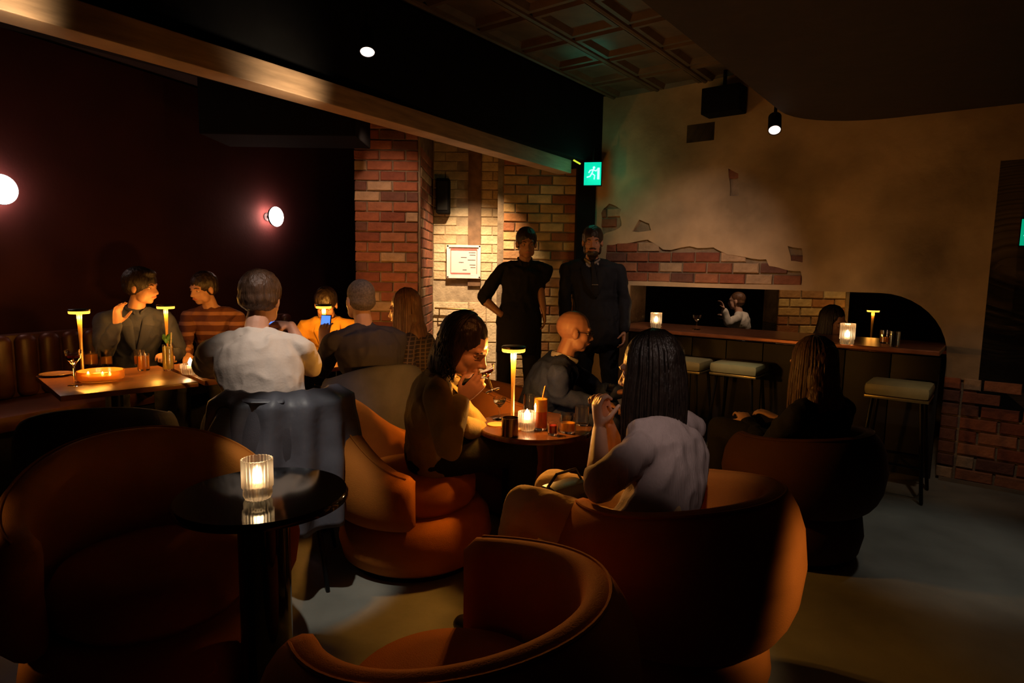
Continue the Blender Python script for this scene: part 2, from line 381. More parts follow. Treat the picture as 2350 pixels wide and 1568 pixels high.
# pressed tin panels: pitch along VV and across
VV = V((.602, .799, 0)); VW = V((.799, -.602, 0)); C0 = V((.066, 4.83, 0))
Rc = Matrix((VV, VW, V((0, 0, 1)))).transposed()
def tray(l, wd, d=.045, b=.05):
    m = MB(); vs = []
    for (ins, z) in ((0, 0), (.02, -d), (b, -d), (b+.025, -.012)):
        for sx, sy in ((-1, -1), (1, -1), (1, 1), (-1, 1)): vs.append((sx*(l/2-ins), sy*(wd/2-ins), z))
    fs = [(12, 13, 14, 15)]
    for r in range(3):
        for i in range(4): fs.append((r*4+i, r*4+(i+1) % 4, r*4+4+(i+1) % 4, r*4+4+i))
    me = bpy.data.meshes.new('ceiling_panel'); m.add(vs, fs); me = m.mesh('ceiling_panel'); me.materials.append(CEI); return me
tm = tray(.47, .40)
for i in range(-9, 5):
    for j in range(0, 5):
        o = bpy.data.objects.new('ceiling_panel', tm); COL.objects.link(o); o.parent = ceiling
        o.location = C0 + VV*(i*.49+.1) + VW*(j*.42+.26) + V((0, 0, 2.965)); o.rotation_euler = Rc.to_euler()
for j in (0, 1, 2, 3):
    c = C0 + VW*(j*.42+.05) + VV*(-1.2) + V((0, 0, 2.93))
    MB().tube([c - VV*3.2, c + VV*3.0], [.022, .022], n=8).build('ceiling_rail', CEI, ceiling)
# black duct casing that runs above the beam
D1 = V((.066, 4.83, 0)) + V((-.05, .04, 0)); D2 = V((.90, 5.924, 0)) + V((-.05, .04, 0)); du = (D2-D1).normalized(); dn = V((du.y, -du.x, 0))
Rd = Matrix((du, dn, V((0, 0, 1)))).transposed()
ca = (D1 - du*6.2); cb = D2 - du*.02; cc = (ca+cb)/2 - dn*.22
duct = struct(MB().box((cc.x, cc.y, 2.655), ((cb-ca).length, .44, .61), Rd).build('trim_3', BLACK, smooth=False, bevel=.01))
# timber beam with its two faces seen
bA = V((-1.768, 2.257, 0)); bB = V((.50, 5.68, 0)); bu = (bB-bA).normalized(); bn = V((bu.y, -bu.x, 0)); Rb = Matrix((bu, bn, V((0, 0, 1)))).transposed()
bc = (bA - bu*1.5 + bB)/2 - bn*.07
beam = struct(MB().box((bc.x, bc.y, 2.295), ((bB-bA).length+1.5, .14, .115), Rb).build('trim_4', mat('pale_timber', (.34, .22, .13), .6, var=.25, scale=5, stretch=(1, 1, 8), bump=.1), smooth=False, bevel=.005))
# curved bulkhead on the right
s_pts = []
S0 = V((.452, 2.40)); S1 = V((1.60, 3.93)); 
s_pts = [S0 - V((.602, .799))*5.2, S1]
cR = .55
pc = S1 + V((.799, -.602))*cR
for i in range(1, 9):
    a = radians(142.9) - radians(90)*i/9*1.0
    s_pts.append(pc + V((cos(a), sin(a)))*cR)
s_pts.append(pc + V((.602, .799))*cR); s_pts.append(pc + V((.602, .799))*cR + V((.799, -.602))*2.6)
s_pts.append(s_pts[-1] + V((-.602, -.799))*7.0)
n = len(s_pts); sv = [(p.x, p.y, 2.36) for p in s_pts]+[(p.x, p.y, 2.96) for p in s_pts]
sof = MB().add(sv, [tuple(range(n)), tuple(range(n, 2*n))[::-1]]+[(i, (i+1) % n, n+(i+1) % n, n+i) for i in range(n)])
struct(sof.build('trim_5', mat('brown_bulkhead', (.035, .024, .014), .7, var=.15, bump=.1, bscale=20), smooth=True, angle=30))
# dark casing near the pillar top
o = MB().box((-1.75, 5.0, 2.62), (1.15, .5, .56)).build('trim_6', BLACK, smooth=False, bevel=.01); struct(o)

# ---- dark framed mirror door at the right of the bar wall
fr = thing('wall_mirror', 'black framed dark mirror panel on the brick wall at the right edge', 'mirror', bw(-.35, 0, .0), ang_b)
MB().box((0, -.02, 1.30), (1.28, .04, 1.64)).build('frame', BLACK, fr, bevel=.004, smooth=False)
MB().box((0, -.045, 1.31), (1.10, .012, 1.46)).build('mirror_glass', mat('smoked_mirror', (.03, .03, .035), .08, .9, bump=0), fr, smooth=False)
# ---- vent grille and loudspeaker
gr = thing('vent_grille', 'small dark slatted vent grille high on the plaster wall', 'vent', bw(2.27, 2.46, .0), ang_b)
MB().box((0, -.012, .065), (.24, .024, .15)).build('frame', BLACK, gr, bevel=.003)
for k in range(5): MB().box((0, -.028, .02+k*.024), (.20, .012, .010), Matrix.Rotation(.5, 3, 'X')).build('slat', STEEL, gr)
sp = thing('loudspeaker', 'black box loudspeaker hung below the tin ceiling at the plaster wall', 'speaker', bw(2.05, 2.62, .10), ang_b)
MB().box((0, 0, .10), (.30, .18, .20)).build('cabinet', BLACK, sp, bevel=.01)
MB().box((0, -.095, .10), (.26, .01, .16)).build('grille', mat('speaker_cloth', (.015, .015, .015), .9), sp)
MB().tube([(0, 0, .20), (0, 0, .34)], [.015, .015]).build('bracket', STEEL, sp)
o = thing('loudspeaker', 'black loudspeaker fixed beside the brick pillar on the painted wall', 'speaker', (-.80, 6.40, 1.93))
MB().box((.09, 0, .17), (.13, .16, .34)).build('cabinet', BLACK, o, bevel=.012)
MB().box((.09, -.085, .17), (.10, .01, .28)).build('grille', mat('speaker_cloth'), o)
# ---- framed notice
NP = thing('framed_notice', 'white framed notice with pink bands on the painted wall', 'notice', (-.505, 6.46, 1.455))
MB().box((0, .01, 0), (.345, .03, .335)).build('backing', mat('white_frame', (.85, .80, .78), .5, bump=0), NP, bevel=.004)
for s, a in (((.345, .03, .022), (0, 0, .157)), ((.345, .03, .022), (0, 0, -.157)), ((.022, .03, .335), (.162, 0, 0)), ((.022, .03, .335), (-.162, 0, 0))):
    MB().box((a[0], -.012, a[2]), s).build('frame_rail', mat('white_frame'), NP, bevel=.003)
pg = MB().box((0, -.008, 0), (.29, .004, .28)).build('page', mat('notice_paper', (.78, .68, .70), .6, var=.03, bump=0), NP)
PK = mat('pink_ink', (.45, .14, .13), .6, bump=0); IK = mat('grey_ink', (.12, .10, .12), .6, bump=0)
MB().box((0, -.012, .125), (.27, .003, .020)).build('band', PK, NP); MB().box((-.03, -.012, -.118), (.20, .003, .014)).build('band', PK, NP)
MB().box((-.133, -.012, 0), (.006, .003, .24)).build('band', PK, NP); MB().box((.133, -.012, 0), (.006, .003, .24)).build('band', PK, NP)
for k, (a, b) in enumerate(((.05, .12), (.06, .12), (-.03, .03), (.04, .12), (-.05, .0), (.06, .12), (.07, .12), (-.01, .03))):
    MB().box(((a+b)/2, -.012, .095-k*.025), (b-a, .003, .005)).build('text_line', IK, NP)
# ---- hand rail on the painted wall
hr = thing('wall_rail', 'thin brass pipe rail with bracket low on the painted wall', 'rail', (-.62, 6.46, .98))
MB().tube([(-.17, -.04, .0), (.22, -.04, -.01)], [.010, .010]).build('pipe', mat('old_brass', (.35, .22, .08), .35, .9, bump=0), hr)
MB().tube([(-.13, -.04, 0), (-.13, -.04, -.09), (-.07, -.02, -.10)], [.007]*3).build('bracket', mat('old_brass'), hr)

# ---- exit sign, and a reflection modelled as a second one
GRN = mat('exit_green', (.0, .25, .16), .5, bump=0, emit=(.0, .62, .40), es=1.0); EW = mat('exit_white', (.5, .9, .8), .5, bump=0, emit=(.45, 1, .85), es=1.3)
def exit_sign(loc, rz, wd, ht, label, tilt=0, es=None):
    s = thing('exit_sign', label, 'sign', loc, rz); s.rotation_euler = (0, tilt, rz)
    MB().box((0, .02, 0), (wd+.012, .04, ht+.012)).build('housing', BLACK, s, bevel=.004)
    MB().box((0, -.003, 0), (wd, .008, ht)).build('lit_panel', es or GRN, s)
    k = wd/.15; m = MB()                                     # running figure
    y = -.012
    m.ell((.012*k, y, .052*k), (.011*k, .004, .011*k), n=10, m=6)
    for pts in ([(.008, .038), (-.006, .002)], [(.006, .034), (.030, .022), (.040, .034)], [(.004, .034), (-.022, .028), (-.032, .010)],
                [(-.006, .002), (.020, -.016), (.016, -.046)], [(-.006, .002), (-.022, -.024), (-.046, -.030)]):
        m.tube([(a*k, y, b*k) for a, b in pts], [.0055*k]*len(pts), n=6)
    m.build('running_figure', EW, s)
    d = MB(); d.box((.052*k, y+.003, -.0*k), (.020*k, .004, .10*k)); d.build('door_mark', EW, s)
    MB().tube([(0, .02, ht/2), (0, .02, ht/2+.12)], [.008, .008]).build('bracket', STEEL, s)
    return s
exit_sign(P(1360, 399, 5.62), radians(-12), .148, .195, 'green lit exit sign with running figure hanging from the beam end')
point(P(1362, 399, 5.45), 1.0, (.05, 1, .6), .05)
spot(P(1362, 380, 5.30)+V((0, -.05, .1)), C0+VV*.2+VW*.4+V((0, 0, 2.95)), 2.2, (.03, 1, .65), 34, .8)
exit_sign(bw(.10, 1.66, .10), ang_b+pi, .10, .16, 'green reflection of an exit sign, built as a lit sign beside the black mirror at the right edge', es=mat('exit_green_dim', (0, .2, .1), .5, bump=0, emit=(0, .33, .17), es=1.0))  # mirror reflection of an exit sign, built as a glowing panel
ys = tag(MB().box((0, 0, 0), (.07, .012, .012)).build('marker_strip', mat('yellow_marker', (.6, .7, .1), .5, bump=0, emit=(.65, .72, .03), es=1.0)), 'short glowing yellow strip light at the beam end', 'light')
ys.location = P(1324, 372, 5.50); ys.rotation_euler = (0, radians(28), 0)

# ---- ceiling spotlights (cylinders)
def spotlight(loc, axis, label, top):
    s = thing('spotlight', label, 'spotlight', loc)
    ax = V(axis).normalized(); R = ax.to_track_quat('-Z', 'Y').to_matrix()
    m = MB().lathe([(.036, -.02), (.036, -.06), (.040, -.06), (.040, .07), (.0, .07)], n=24, op=True); m.v = [R @ v for v in m.v]; m.build('can', BLACK, s)
    m = MB().lathe([(.0355, -.056), (.030, -.030), (.0, -.025)], n=24, op=True); m.v = [R @ v for v in m.v]
    m.build('lit_reflector', mat('spot_reflector', (.9, .8, .75), .4, bump=0, emit=(1, .82, .74), es=.9), s)
    MB().tube([(0, 0, .03), (0, 0, top)], [.010, .010]).build('stem', BLACK, s)
    return s
spotlight(P(1778, 285, 4.15), (-.25, -.7, -.9), 'black cylinder spotlight by the curved bulkhead edge', .12)
spotlight(P(843, 98, 3.3), (.1, -.45, -1), 'cylinder spotlight with lit mouth below the black duct', .14)

# ---- globe wall lamps
def sconce(p, r, label, e):
    s = thing('wall_lamp', label, 'lamp', p)
    n = SN; R = n.to_track_quat('Z', 'Y').to_matrix()
    m = MB().lathe([(r*.42, 0), (r*.42, .012), (r*.16, .02), (r*.16, .09), (0, .09)], n=32); m.v = [R @ v for v in m.v]; m.build('backplate', STEEL, s)
    m = MB().ell((0, 0, .125), (r, r, .035), n=32, m=16); m.v = [R @ v for v in m.v]
    m.build('opal_glass', mat('opal_glass_lit', (.9, .8, .75), .4, bump=0, emit=(1, .80, .72), es=8), s)
    m = MB().lathe([(r*1.0, .112), (r*1.03, .122), (r*1.0, .132), (r*.97, .122), (r*1.0, .112)], n=32); m.v = [R @ v for v in m.v]; m.build('rim', STEEL, s)
    for k in range(4): point(V(p)+n*.055+R @ V((.06*cos(k*pi/2+.8), .06*sin(k*pi/2+.8), 0)), e*.75, (1, .50, .40), .012)
sconce(V((-2.53, 6.518, 1.88))+SN*.0, .10, 'round opal wall lamp glowing on the dark red wall', 2.6)
pL = A_ + SU*((P(-32, 430, 4.33)-A_).dot(SU)); sconce(V((pL.x, pL.y, 1.86)), .10, 'round opal wall lamp cut by the left edge of the photo', 2.2)

# ================================================================== FURNITURE
def shell(mb, rc, th, zb, zt_back, zt_arm, half, bow, N=44, M=20, n_exp=2.6):
    """upholstered wrap, back towards -Y, open towards +Y"""
    rings = []
    for i in range(N+1):
        a = -half + 2*half*i/N; u = abs(a)/half
        e = 1.0
        q = (1-u)*half*rc
        if q < th*.8: e = sqrt(max(0.0, 1-((th*.8-q)/(th*.8))**2))*.97+.03
        zt = zt_arm + (zt_back-zt_arm)*(0.5+.5*cos(pi*min(1, u)**1.15))
        zc = (zt+zb)/2; hz = (zt-zb)/2*(.82+.18*e); ring = []
        for k in range(M):
            t = 2*pi*k/M; c, s_ = cos(t), sin(t)
            x = (abs(c)**(2/n_exp))*(1 if c > 0 else -1)*th*(.25+.75*e); z = (abs(s_)**(2/3.2))*(1 if s_ > 0 else -1)*hz
            r = rc + x + bow*(1-(z/hz)**2 if hz else 0)*(1 if x > 0 else .6)
            zz = zc + z
            ring.append((r*sin(a), -r*cos(a), zz))
        rings.append(ring)
    vs = [p for r in rings for p in r]; fs = []
    for i in range(N):
        for k in range(M):
            q = (k+1) % M; fs.append((i*M+k, i*M+q, (i+1)*M+q, (i+1)*M+k))
    fs.append(tuple(range(M))); fs.append(tuple(N*M+k for k in range(M))[::-1])
    return mb.add(vs, fs)
def armchair(x, y, face, label, m=VELV, s=1.0, half=128, group='barrel armchairs', zt=.73, za=.66, rc=.345):
    """face: heading in degrees from +Y, clockwise"""
    t = thing('armchair', label, 'armchair', (x, y, 0), -radians(face), group)
    shell(MB(), rc*s, .062*s, .26, zt, za, radians(half), .045).build('back_shell', m, t, angle=80)
    MB().lathe([(.0, .02), (.30*s, .02), (.345*s, .05), (.365*s, .13), (.35*s, .22), (.31*s, .27), (.0, .27)], n=48).build('base', m, t, angle=80)
    MB().lathe([(.0, .27), (.26*s, .275), (.285*s, .31), (.285*s, .38), (.26*s, .425), (.18*s, .44), (.0, .445)], n=48).build('seat', m, t, angle=80)
    pts = []; pr = (rc+.03)*s
    for i in range(41):
        a = radians(-half*.93 + 2*half*.93*i/40); u = abs(a)/radians(half)
        z = za + (zt-za)*(0.5+.5*cos(pi*u**1.15)); pts.append((pr*sin(a), -pr*cos(a), z-.006))
    MB().tube(pts, [.005]*41, n=6).build('piping', m, t)
    MB().lathe([(.28*s, .0), (.30*s, .0), (.30*s, .025), (.28*s, .025)], n=40).build('plinth', BLACK, t)
    return t
chA = armchair(-1.17, 1.97, 140, 'amber velvet barrel armchair at far left front behind the candle table', s=1.02, zt=.78, za=.62, half=118)
chB = armchair(-.45, 2.93, 84, 'amber velvet barrel armchair under the woman in olive jacket', s=1.0, zt=.77, za=.50, half=92)
chC = armchair(.545, 2.0, -38, 'amber velvet barrel armchair under the woman in grey tee', zt=.735, za=.65, s=.89)
chD = armchair(-.125, 1.34, -55, 'empty amber velvet barrel armchair in the front centre', zt=.71, za=.64, half=125, s=.94)
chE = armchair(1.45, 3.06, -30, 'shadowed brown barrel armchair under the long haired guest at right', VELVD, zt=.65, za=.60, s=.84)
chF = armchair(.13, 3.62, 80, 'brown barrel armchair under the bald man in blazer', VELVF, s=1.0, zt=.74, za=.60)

def tubchair(x, y, face, label, z=.80, m=GREYC, r=.27):
    t = thing('dining_chair', label, 'chair', (x, y, 0), -radians(face), 'charcoal tub dining chairs')
    shell(MB(), r, .026, .40, z, z-.10, radians(105), .02, n_exp=2.2).build('backrest', m, t, angle=80)
    MB().lathe([(0, .38), (r*.88, .385), (r*.95, .42), (r*.92, .46), (0, .475)], n=36).build('seat', m, t, angle=80)
    for sx in (-1, 1):
        for sy in (-1, 1): MB().tube([(sx*.17, sy*.17, .39), (sx*.22, sy*.22, .008)], [.014, .009], n=8).build('leg', STEEL, t)
    return t
tubchair(-1.03, 2.71, -12, 'charcoal tub chair of the man in white tee, jacket hung over it', .85)
tubchair(-.80, 3.58, -34, 'charcoal tub chair of the man in dark grey tee', .86, r=.26)
tubchair(-1.82, 2.72, -25, 'empty charcoal tub chair at the near side of the long table', .80, mat('black_upholstery', (.035, .033, .04), .8))
tubchair(-.53, 4.12, -70, 'charcoal tub chair of the woman in plaid shirt', .80)

# ---- banquette with vertical channels along the dark wall
bq = thing('banquette', 'brown channel-backed banquette bench along the dark red wall', 'bench', A_ + SN*.50 - SU*1.2, math.atan2(SU.y, SU.x))
BQ = mat('rust_leather', (.05, .016, .009), .45, var=.2, bump=.1)
MB().box((1.4, 0, .20), (4.4, .58, .40)).build('bench_base', BLACK, bq, bevel=.01)
MB().box((1.4, -.02, .43), (4.4, .60, .10)).build('seat', BQ, bq, bevel=.03)
MB().box((1.4, .27, .69), (4.4, .10, .42)).build('back_board', BQ, bq, bevel=.01)
for k in range(30):
    MB().tube([(-.75+k*.148, .215, .52), (-.75+k*.148, .215, .86)], [(.066, .045)]*2, lat=(1, 0, 0), n=12).build('channel', BQ, bq)

# ---- tables
def round_table(x, y, z, r, label, m, ped=.05, group=None):
    t = thing('cocktail_table', label, 'table', (x, y, 0), 0, group)
    MB().lathe([(0, z-.03), (r-.02, z-.03), (r, z-.022), (r, z-.008), (r-.006, z), (0, z)], n=64).build('tabletop', m, t)
    MB().lathe([(ped*1.3, z-.05), (ped, z-.03)], n=32).build('collar', STEEL, t)
    MB().lathe([(0, .0), (r*.62, .0), (r*.62, .015), (ped*1.4, .03), (ped, .05), (ped, z-.03), (0, z-.03)], n=40).build('pedestal', m if ped > .06 else STEEL, t)
    return t
TC = V((.115, 2.92, .65)); TR = .275
round_table(TC.x, TC.y, TC.z, TR, 'round dark walnut cocktail table crowded with drinks in the centre', WOODD, .10)
TD = V((-.745, 1.83, .70))
round_table(TD.x, TD.y, TD.z, .25, 'small round black gloss table with one candle at front left', mat('black_gloss', (.012, .010, .010), .07, bump=0, spec=.6), .075)
def square_table(x, y, rz, label):
    t = thing('dining_table', label, 'table', (x, y, 0), rz, 'square tables along the banquette')
    MB().box((0, 0, .715), (.64, .76, .03)).build('tabletop', mat('worn_oak', (.30, .12, .045), .30, var=.35, scale=6, stretch=(1, 10, 1), bump=.05), t, bevel=.006)
    MB().lathe([(0, 0), (.22, 0), (.22, .012), (.03, .03), (.03, .70), (.10, .70), (0, .702)], n=24).build('pedestal', STEEL, t)
    return t
RZ = math.atan2(.47, .48)
square_table(-2.25, 3.52, RZ, 'left of the three square tables, with amber candle bowl and first lamp')
square_table(-1.77, 3.99, RZ, 'middle of the three square tables, under the second lamp')
square_table(-1.29, 4.46, RZ, 'far square table before the man in yellow, under the third lamp')

# ---- table lamps
LC = (1, .50, .10)
GOLD = mat('brushed_gold', (.75, .45, .14), .35, .7, bump=0)
def table_lamp(x, y, z, label, e=4, cupr=0.0, h=.38, sc=1.0):
    t = thing('table_lamp', label, 'lamp', (x, y, z), 0, 'slim cordless table lamps')
    MB().lathe([(0, 0), (.052, 0), (.052, .006), (.012, .014), (.008, .03), (.008, h*.5), (.0135, h-.03), (.0135, h-.024), (0, h-.024)], n=32).build('stem', GOLD, t)
    MB().lathe([(.0, h-.022), (.050, h-.022), (.0535, h-.018), (.0535, h-.006), (.0, h-.004)], n=40).build('diffuser', mat('lamp_diffuser', (.9, .6, .2), .5, bump=0, emit=(1, .60, .07), es=1.5), t)
    MB().lathe([(.0, h-.004), (.054, h-.006), (.055, h+.003), (.050, h+.006), (.0, h+.006)], n=60, flute=.02, nf=20).build('cap', STEEL, t)
    for k in range(4):
        a = k*pi/2+.4
        point((x+.032*cos(a), y+.032*sin(a), z+h-.045), e/4, (1, .40, .055), .012)
    return t
LP = P(1176, 972, 2.84); LP.z = .65
table_lamp(LP.x, LP.y, .651, 'slim gold table lamp glowing on the centre cocktail table', 24)
l1 = P(186, 790, 3.62); table_lamp(l1.x, l1.y, .731, 'slim gold table lamp at the left end of the long table', 7)
l2 = P(384, 790, 4.15); table_lamp(l2.x, l2.y, .731, 'slim gold table lamp behind the yellow mint drink', 7)
l3 = P(744, 760, 4.45); table_lamp(l3.x, l3.y, .731, 'slim gold table lamp in front of the man in yellow', 20)

# ---- glassware
AMB = mat('amber_drink', (1, .42, .03), .15, trans=.55, var=.1, bump=0)
ORG = mat('orange_red_drink', (1, .16, .01), .2, trans=.35, var=.25, scale=14, bump=0)
ORY = mat('pale_orange_drink', (1, .45, .06), .2, trans=.35, var=.25, scale=14, bump=0)
YEL = mat('yellow_mint_drink', (.95, .68, .10), .2, trans=.4, var=.2, bump=0)
RED = mat('red_wine', (.35, .02, .01), .1, trans=.5, var=0, bump=0)
def tumbler(p, r, h, label, drink=None, fill=.6, flute=0, nf=0, extra=None, name='tumbler', group='glasses on the tables'):
    t = thing(name, label, 'glass', p, 0, group)
    w_ = .0022
    MB().lathe([(0, 0), (r*.9, 0), (r, .006), (r, h), (r-w_, h), (r-w_, .010), (0, .010)], n=48, flute=flute, nf=nf).build('glass_body', GLASS, t)
    if drink: MB().lathe([(0, .011), (r-w_*1.6, .011), (r-w_*1.6, h*fill), (0, h*fill)], n=36).build('drink', drink, t)
    return t
def coupe(p, label, drink=None, r=.042, h=.15, name='coupe_glass', group='glasses on the tables', rot=None):
    t = thing(name, label, 'glass', p, 0, group)
    MB().lathe([(0, 0), (.033, 0), (.033, .003), (.004, .008), (.0035, h*.55), (.012, h*.62), (r*.85, h*.78), (r, h), (r-.0018, h), (r*.83, h*.79), (0, h*.66)], n=36).build('glass_body', GLASS, t)
    if drink: MB().lathe([(0, h*.67), (r*.80, h*.79), (r*.86, h*.86), (0, h*.86)], n=32).build('drink', drink, t)
    if rot: t.rotation_euler = rot
    return t
def candle(p, label, e=1.5, h=.115, r=.043, group='ribbed glass candle holders', hot=14):
    t = thing('candle_holder', label, 'candle', p, 0, group)
    MB().lathe([(0, .0), (r*.80, .0), (r*.92, .012), (r*.9, .030), (r, .036), (r, h), (r-.004, h), (r-.004, .040), (0, .036)], n=144, flute=.045, nf=24).build('ribbed_glass', mat('ribbed_glass', (1, .93, .84), .30, trans=1, var=0, bump=0), t)
    MB().lathe([(0, .037), (.018, .037), (.018, .052), (.0, .052)], n=24).build('tealight', mat('wax', (.9, .8, .6), .6, bump=0, emit=(1, .6, .25), es=1.5), t)
    MB().lathe([(0, .052), (.010, .058), (.014, .068), (.009, .084), (0, .098)], n=16).build('flame', mat('flame', (1, .8, .5), .5, bump=0, emit=(1, .72, .40), es=hot*4), t)
    point(V(p)+V((0, 0, h+.012)), e, (1, .55, .22), .02)
    return t
def onC(px, py, z=.651): q = G(px, py, z); return V((q.x, q.y, z))
def straw(t, a, b, m=None, r=.0035):
    MB().tube([a, b], [r, r], n=8).build('straw', m or mat('straw_brown', (.45, .18, .06), .4, bump=0), t)
# centre table
q = onC(1240, 985); hb = tumbler(q, .033, .15, 'tall orange and red iced cocktail with straw in the centre', name='highball_glass')
MB().lathe([(0, .011), (.030, .011), (.030, .085), (0, .085)], n=32).build('drink', ORG, hb)
MB().lathe([(0, .0855), (.030, .0855), (.030, .142), (0, .142)], n=32).build('ice_drink', ORY, hb)
straw(hb, (-.020, -.012, .02), (.018, .0, .20))
coupe(onC(1146, 962), 'clear stemmed glass behind the lamp, left on the centre table', None, .032, .105)
q = onC(1170, 1000); cup = thing('metal_cup', 'dark metal cup in front of the glowing lamp stem', 'cup', q)
MB().lathe([(0, 0), (.036, 0), (.037, .003), (.037, .082), (.035, .082), (.034, .006), (0, .006)], n=40).build('cup_body', mat('gunmetal', (.16, .12, .09), .22, .9, bump=0), cup)
candle(onC(1209, 986), 'bright ribbed candle holder beside the lamp on centre table', 3.2, .085, .040, hot=10)
tumbler(onC(1302, 992), .038, .085, 'whisky tumbler of amber drink at right of centre table', AMB, .55, .02, 16)
tumbler(onC(1335, 975), .034, .09, 'clear tumbler at the far right rim of centre table')
tumbler(onC(1268, 998), .022, .055, 'small dark red shot glass right of the orange cocktail', RED, .8)
tumbler(onC(1214, 950), .030, .10, 'clear water glass behind the orange cocktail', None)
o = thing('coaster', 'small round coaster at left rim of centre table', 'coaster', onC(1140, 975)); MB().lathe([(0, 0), (.045, 0), (.045, .004), (0, .004)], n=32).build('disc', mat('cork', (.5, .28, .12), .8), o)
# left tables
def onL(px, py): q = G(px, py, .731); return V((q.x, q.y, .731))
bowl = thing('candle_bowl', 'wide amber lit glass bowl at front of the long table', 'bowl', onL(232, 872))
MB().lathe([(0, 0), (.10, 0), (.115, .01), (.115, .055), (.108, .055), (.105, .014), (0, .012)], n=48).build('glass_body', mat('amber_glass', (1, .55, .12), .15, trans=.6, var=.1, bump=0), bowl)
MB().lathe([(0, .013), (.09, .013), (.09, .03), (0, .03)], n=32).build('wax_fill', mat('glowing_wax', (1, .55, .15), .5, bump=0, emit=(1, .36, .04), es=.55), bowl)
for px in (-.05, .03, .07): MB().lathe([(0, .030), (.006, .034), (.004, .045), (0, .052)], c=(px, -.03, 0), n=10).build('flame', mat('flame'), bowl)
point(onL(232, 872)+V((0, 0, .09)), 1.3, (1, .42, .07), .04)
tumbler(onL(245, 838), .034, .105, 'water tumbler standing behind the amber bowl', AMB, .55)
tumbler(onL(330, 850), .034, .105, 'front tumbler of the pair left of the mint drink', AMB, .85)
tumbler(onL(321, 838), .034, .10, 'rear tumbler of the pair left of the mint drink', AMB, .6)
tumbler(onL(210, 838), .040, .09, 'half hidden round amber glass below the first lamp', AMB, .8)
coupe(onL(172, 885), 'dark silhouetted stemmed glass at left end of the long table', RED, .040, .19, name='wine_glass')
md = tumbler(onL(387, 850), .031, .16, 'tall yellow drink with mint and straw', YEL, .92, name='highball_glass')
straw(md, (.015, -.01, .02), (.034, -.012, .235), mat('straw_pale', (.75, .55, .3), .4, bump=0))
mt = MB()
for k in range(9):
    a = k*2.4; c = V((.012*cos(a), .012*sin(a), .165+.005*k)); d = V((cos(a)*.5, sin(a)*.5, 1)).normalized()
    mt.ell(c + d*.012, (.010, .003, .018), (d.orthogonal().normalized(), d.cross(d.orthogonal()).normalized(), d), n=8, m=5)
mt.build('mint_leaves', mat('mint', (.12, .30, .04), .5), md)
candle(onL(438, 858), 'low bright white candle bowl near the man in white tee', 1.6, .06, .055, hot=10)
tumbler(onL(752, 832), .03, .10, 'tumbler between the two phones on the far square table', AMB, .6)
pt = thing('side_plate', 'small dark side plate at the left end of the long table', 'plate', onL(130, 862)); MB().lathe([(0, 0), (.05, 0), (.085, .012), (.083, .014), (.05, .004), (0, .004)], n=40).build('dish', mat('stoneware', (.25, .14, .08), .3), pt)

# candle on the black table
q = G(592, 1142, .701); candle(V((q.x, q.y, .701)), 'ribbed glass candle on the black gloss table', .22, .118, .043, hot=16)

# ================================================================== BAR
bar = thing('bar_counter', 'long dark timber bar counter set in the low opening of plaster wall', 'counter', bw(1.66, 0, 0), ang_b)
COPP = mat('copper_top', (.32, .13, .07), .28, .6, var=.2, bump=0)
MB().box((0, .10, .905), (2.36, .66, .03)).build('countertop', COPP, bar, bevel=.006, smooth=False)
MB().box((0, -.212, .865), (2.36, .03, .05)).build('edge_rail', COPP, bar, bevel=.005, smooth=False)
for k in range(8):
    MB().box((-1.02+k*.29, .02, .42), (.284, .05, .84)).build('front_panel', mat('bar_front', (.014, .012, .011), .5, bump=0), bar, bevel=.004)
cnt = lambda L, o: bw(L, .921, o)
def bar_at(px, py): q = G(px, py, .921); return V((q.x, q.y, .921))
candle(bar_at(1505, 752), 'ribbed candle glowing on the far left part of the bar', 1.3, .125, .045, hot=12)
candle(bar_at(1943, 790), 'tallest bright ribbed candle on the bar behind dark hair', 1.5, .14, .045, hot=12)
coupe(bar_at(1598, 757), 'empty coupe glass glinting alone on the bar', None, .035, .12, group='glasses on the bar')
tumbler(bar_at(2030, 788), .032, .09, 'amber tumbler at the right part of the bar', AMB, .5, group='glasses on the bar')
tumbler(bar_at(2052, 796), .030, .10, 'empty tumbler at the right end of the bar', None, group='glasses on the bar')
# stools
def stool(x, y, rz, label):
    t = thing('bar_stool', label, 'stool', (x, y, 0), rz, 'olive padded bar stools')
    OL = mat('olive_cream_vinyl', (.34, .32, .17), .42, var=.1, bump=.05)
    MB().box((0, 0, .675), (.35, .33, .075)).build('seat_pad', OL, t, bevel=.026)
    MB().box((0, 0, .628), (.345, .325, .018)).build('seat_trim', mat('brass_trim', (.5, .42, .2), .3, .8, bump=0), t, bevel=.004)
    for sx in (-1, 1):
        for sy in (-1, 1): MB().tube([(sx*.13, sy*.12, .62), (sx*.18, sy*.17, .01)], [.012, .011], n=8).build('leg', STEEL, t)
    MB().tube([(-.165, -.155, .22), (.165, -.155, .22), (.165, .155, .22), (-.165, .155, .22), (-.165, -.155, .22)], [.009]*5, n=8).build('footrest', STEEL, t)
    return t
sr = math.atan2(-.62, .785)
q = G(1697, 850, .65); stool(q.x, q.y, sr, 'fully visible olive bar stool in the middle of the bar')
q = G(1575, 840, .65); stool(q.x, q.y, sr, 'olive bar stool half hidden by dark hair of the woman in grey')
q = G(2064, 900, .65); stool(q.x, q.y, sr, 'dim olive bar stool at the right end of the bar')
spot((1.05, 3.55, 2.5), (1.66, 4.5, .66), 50, (1, .86, .62), 15, .8)

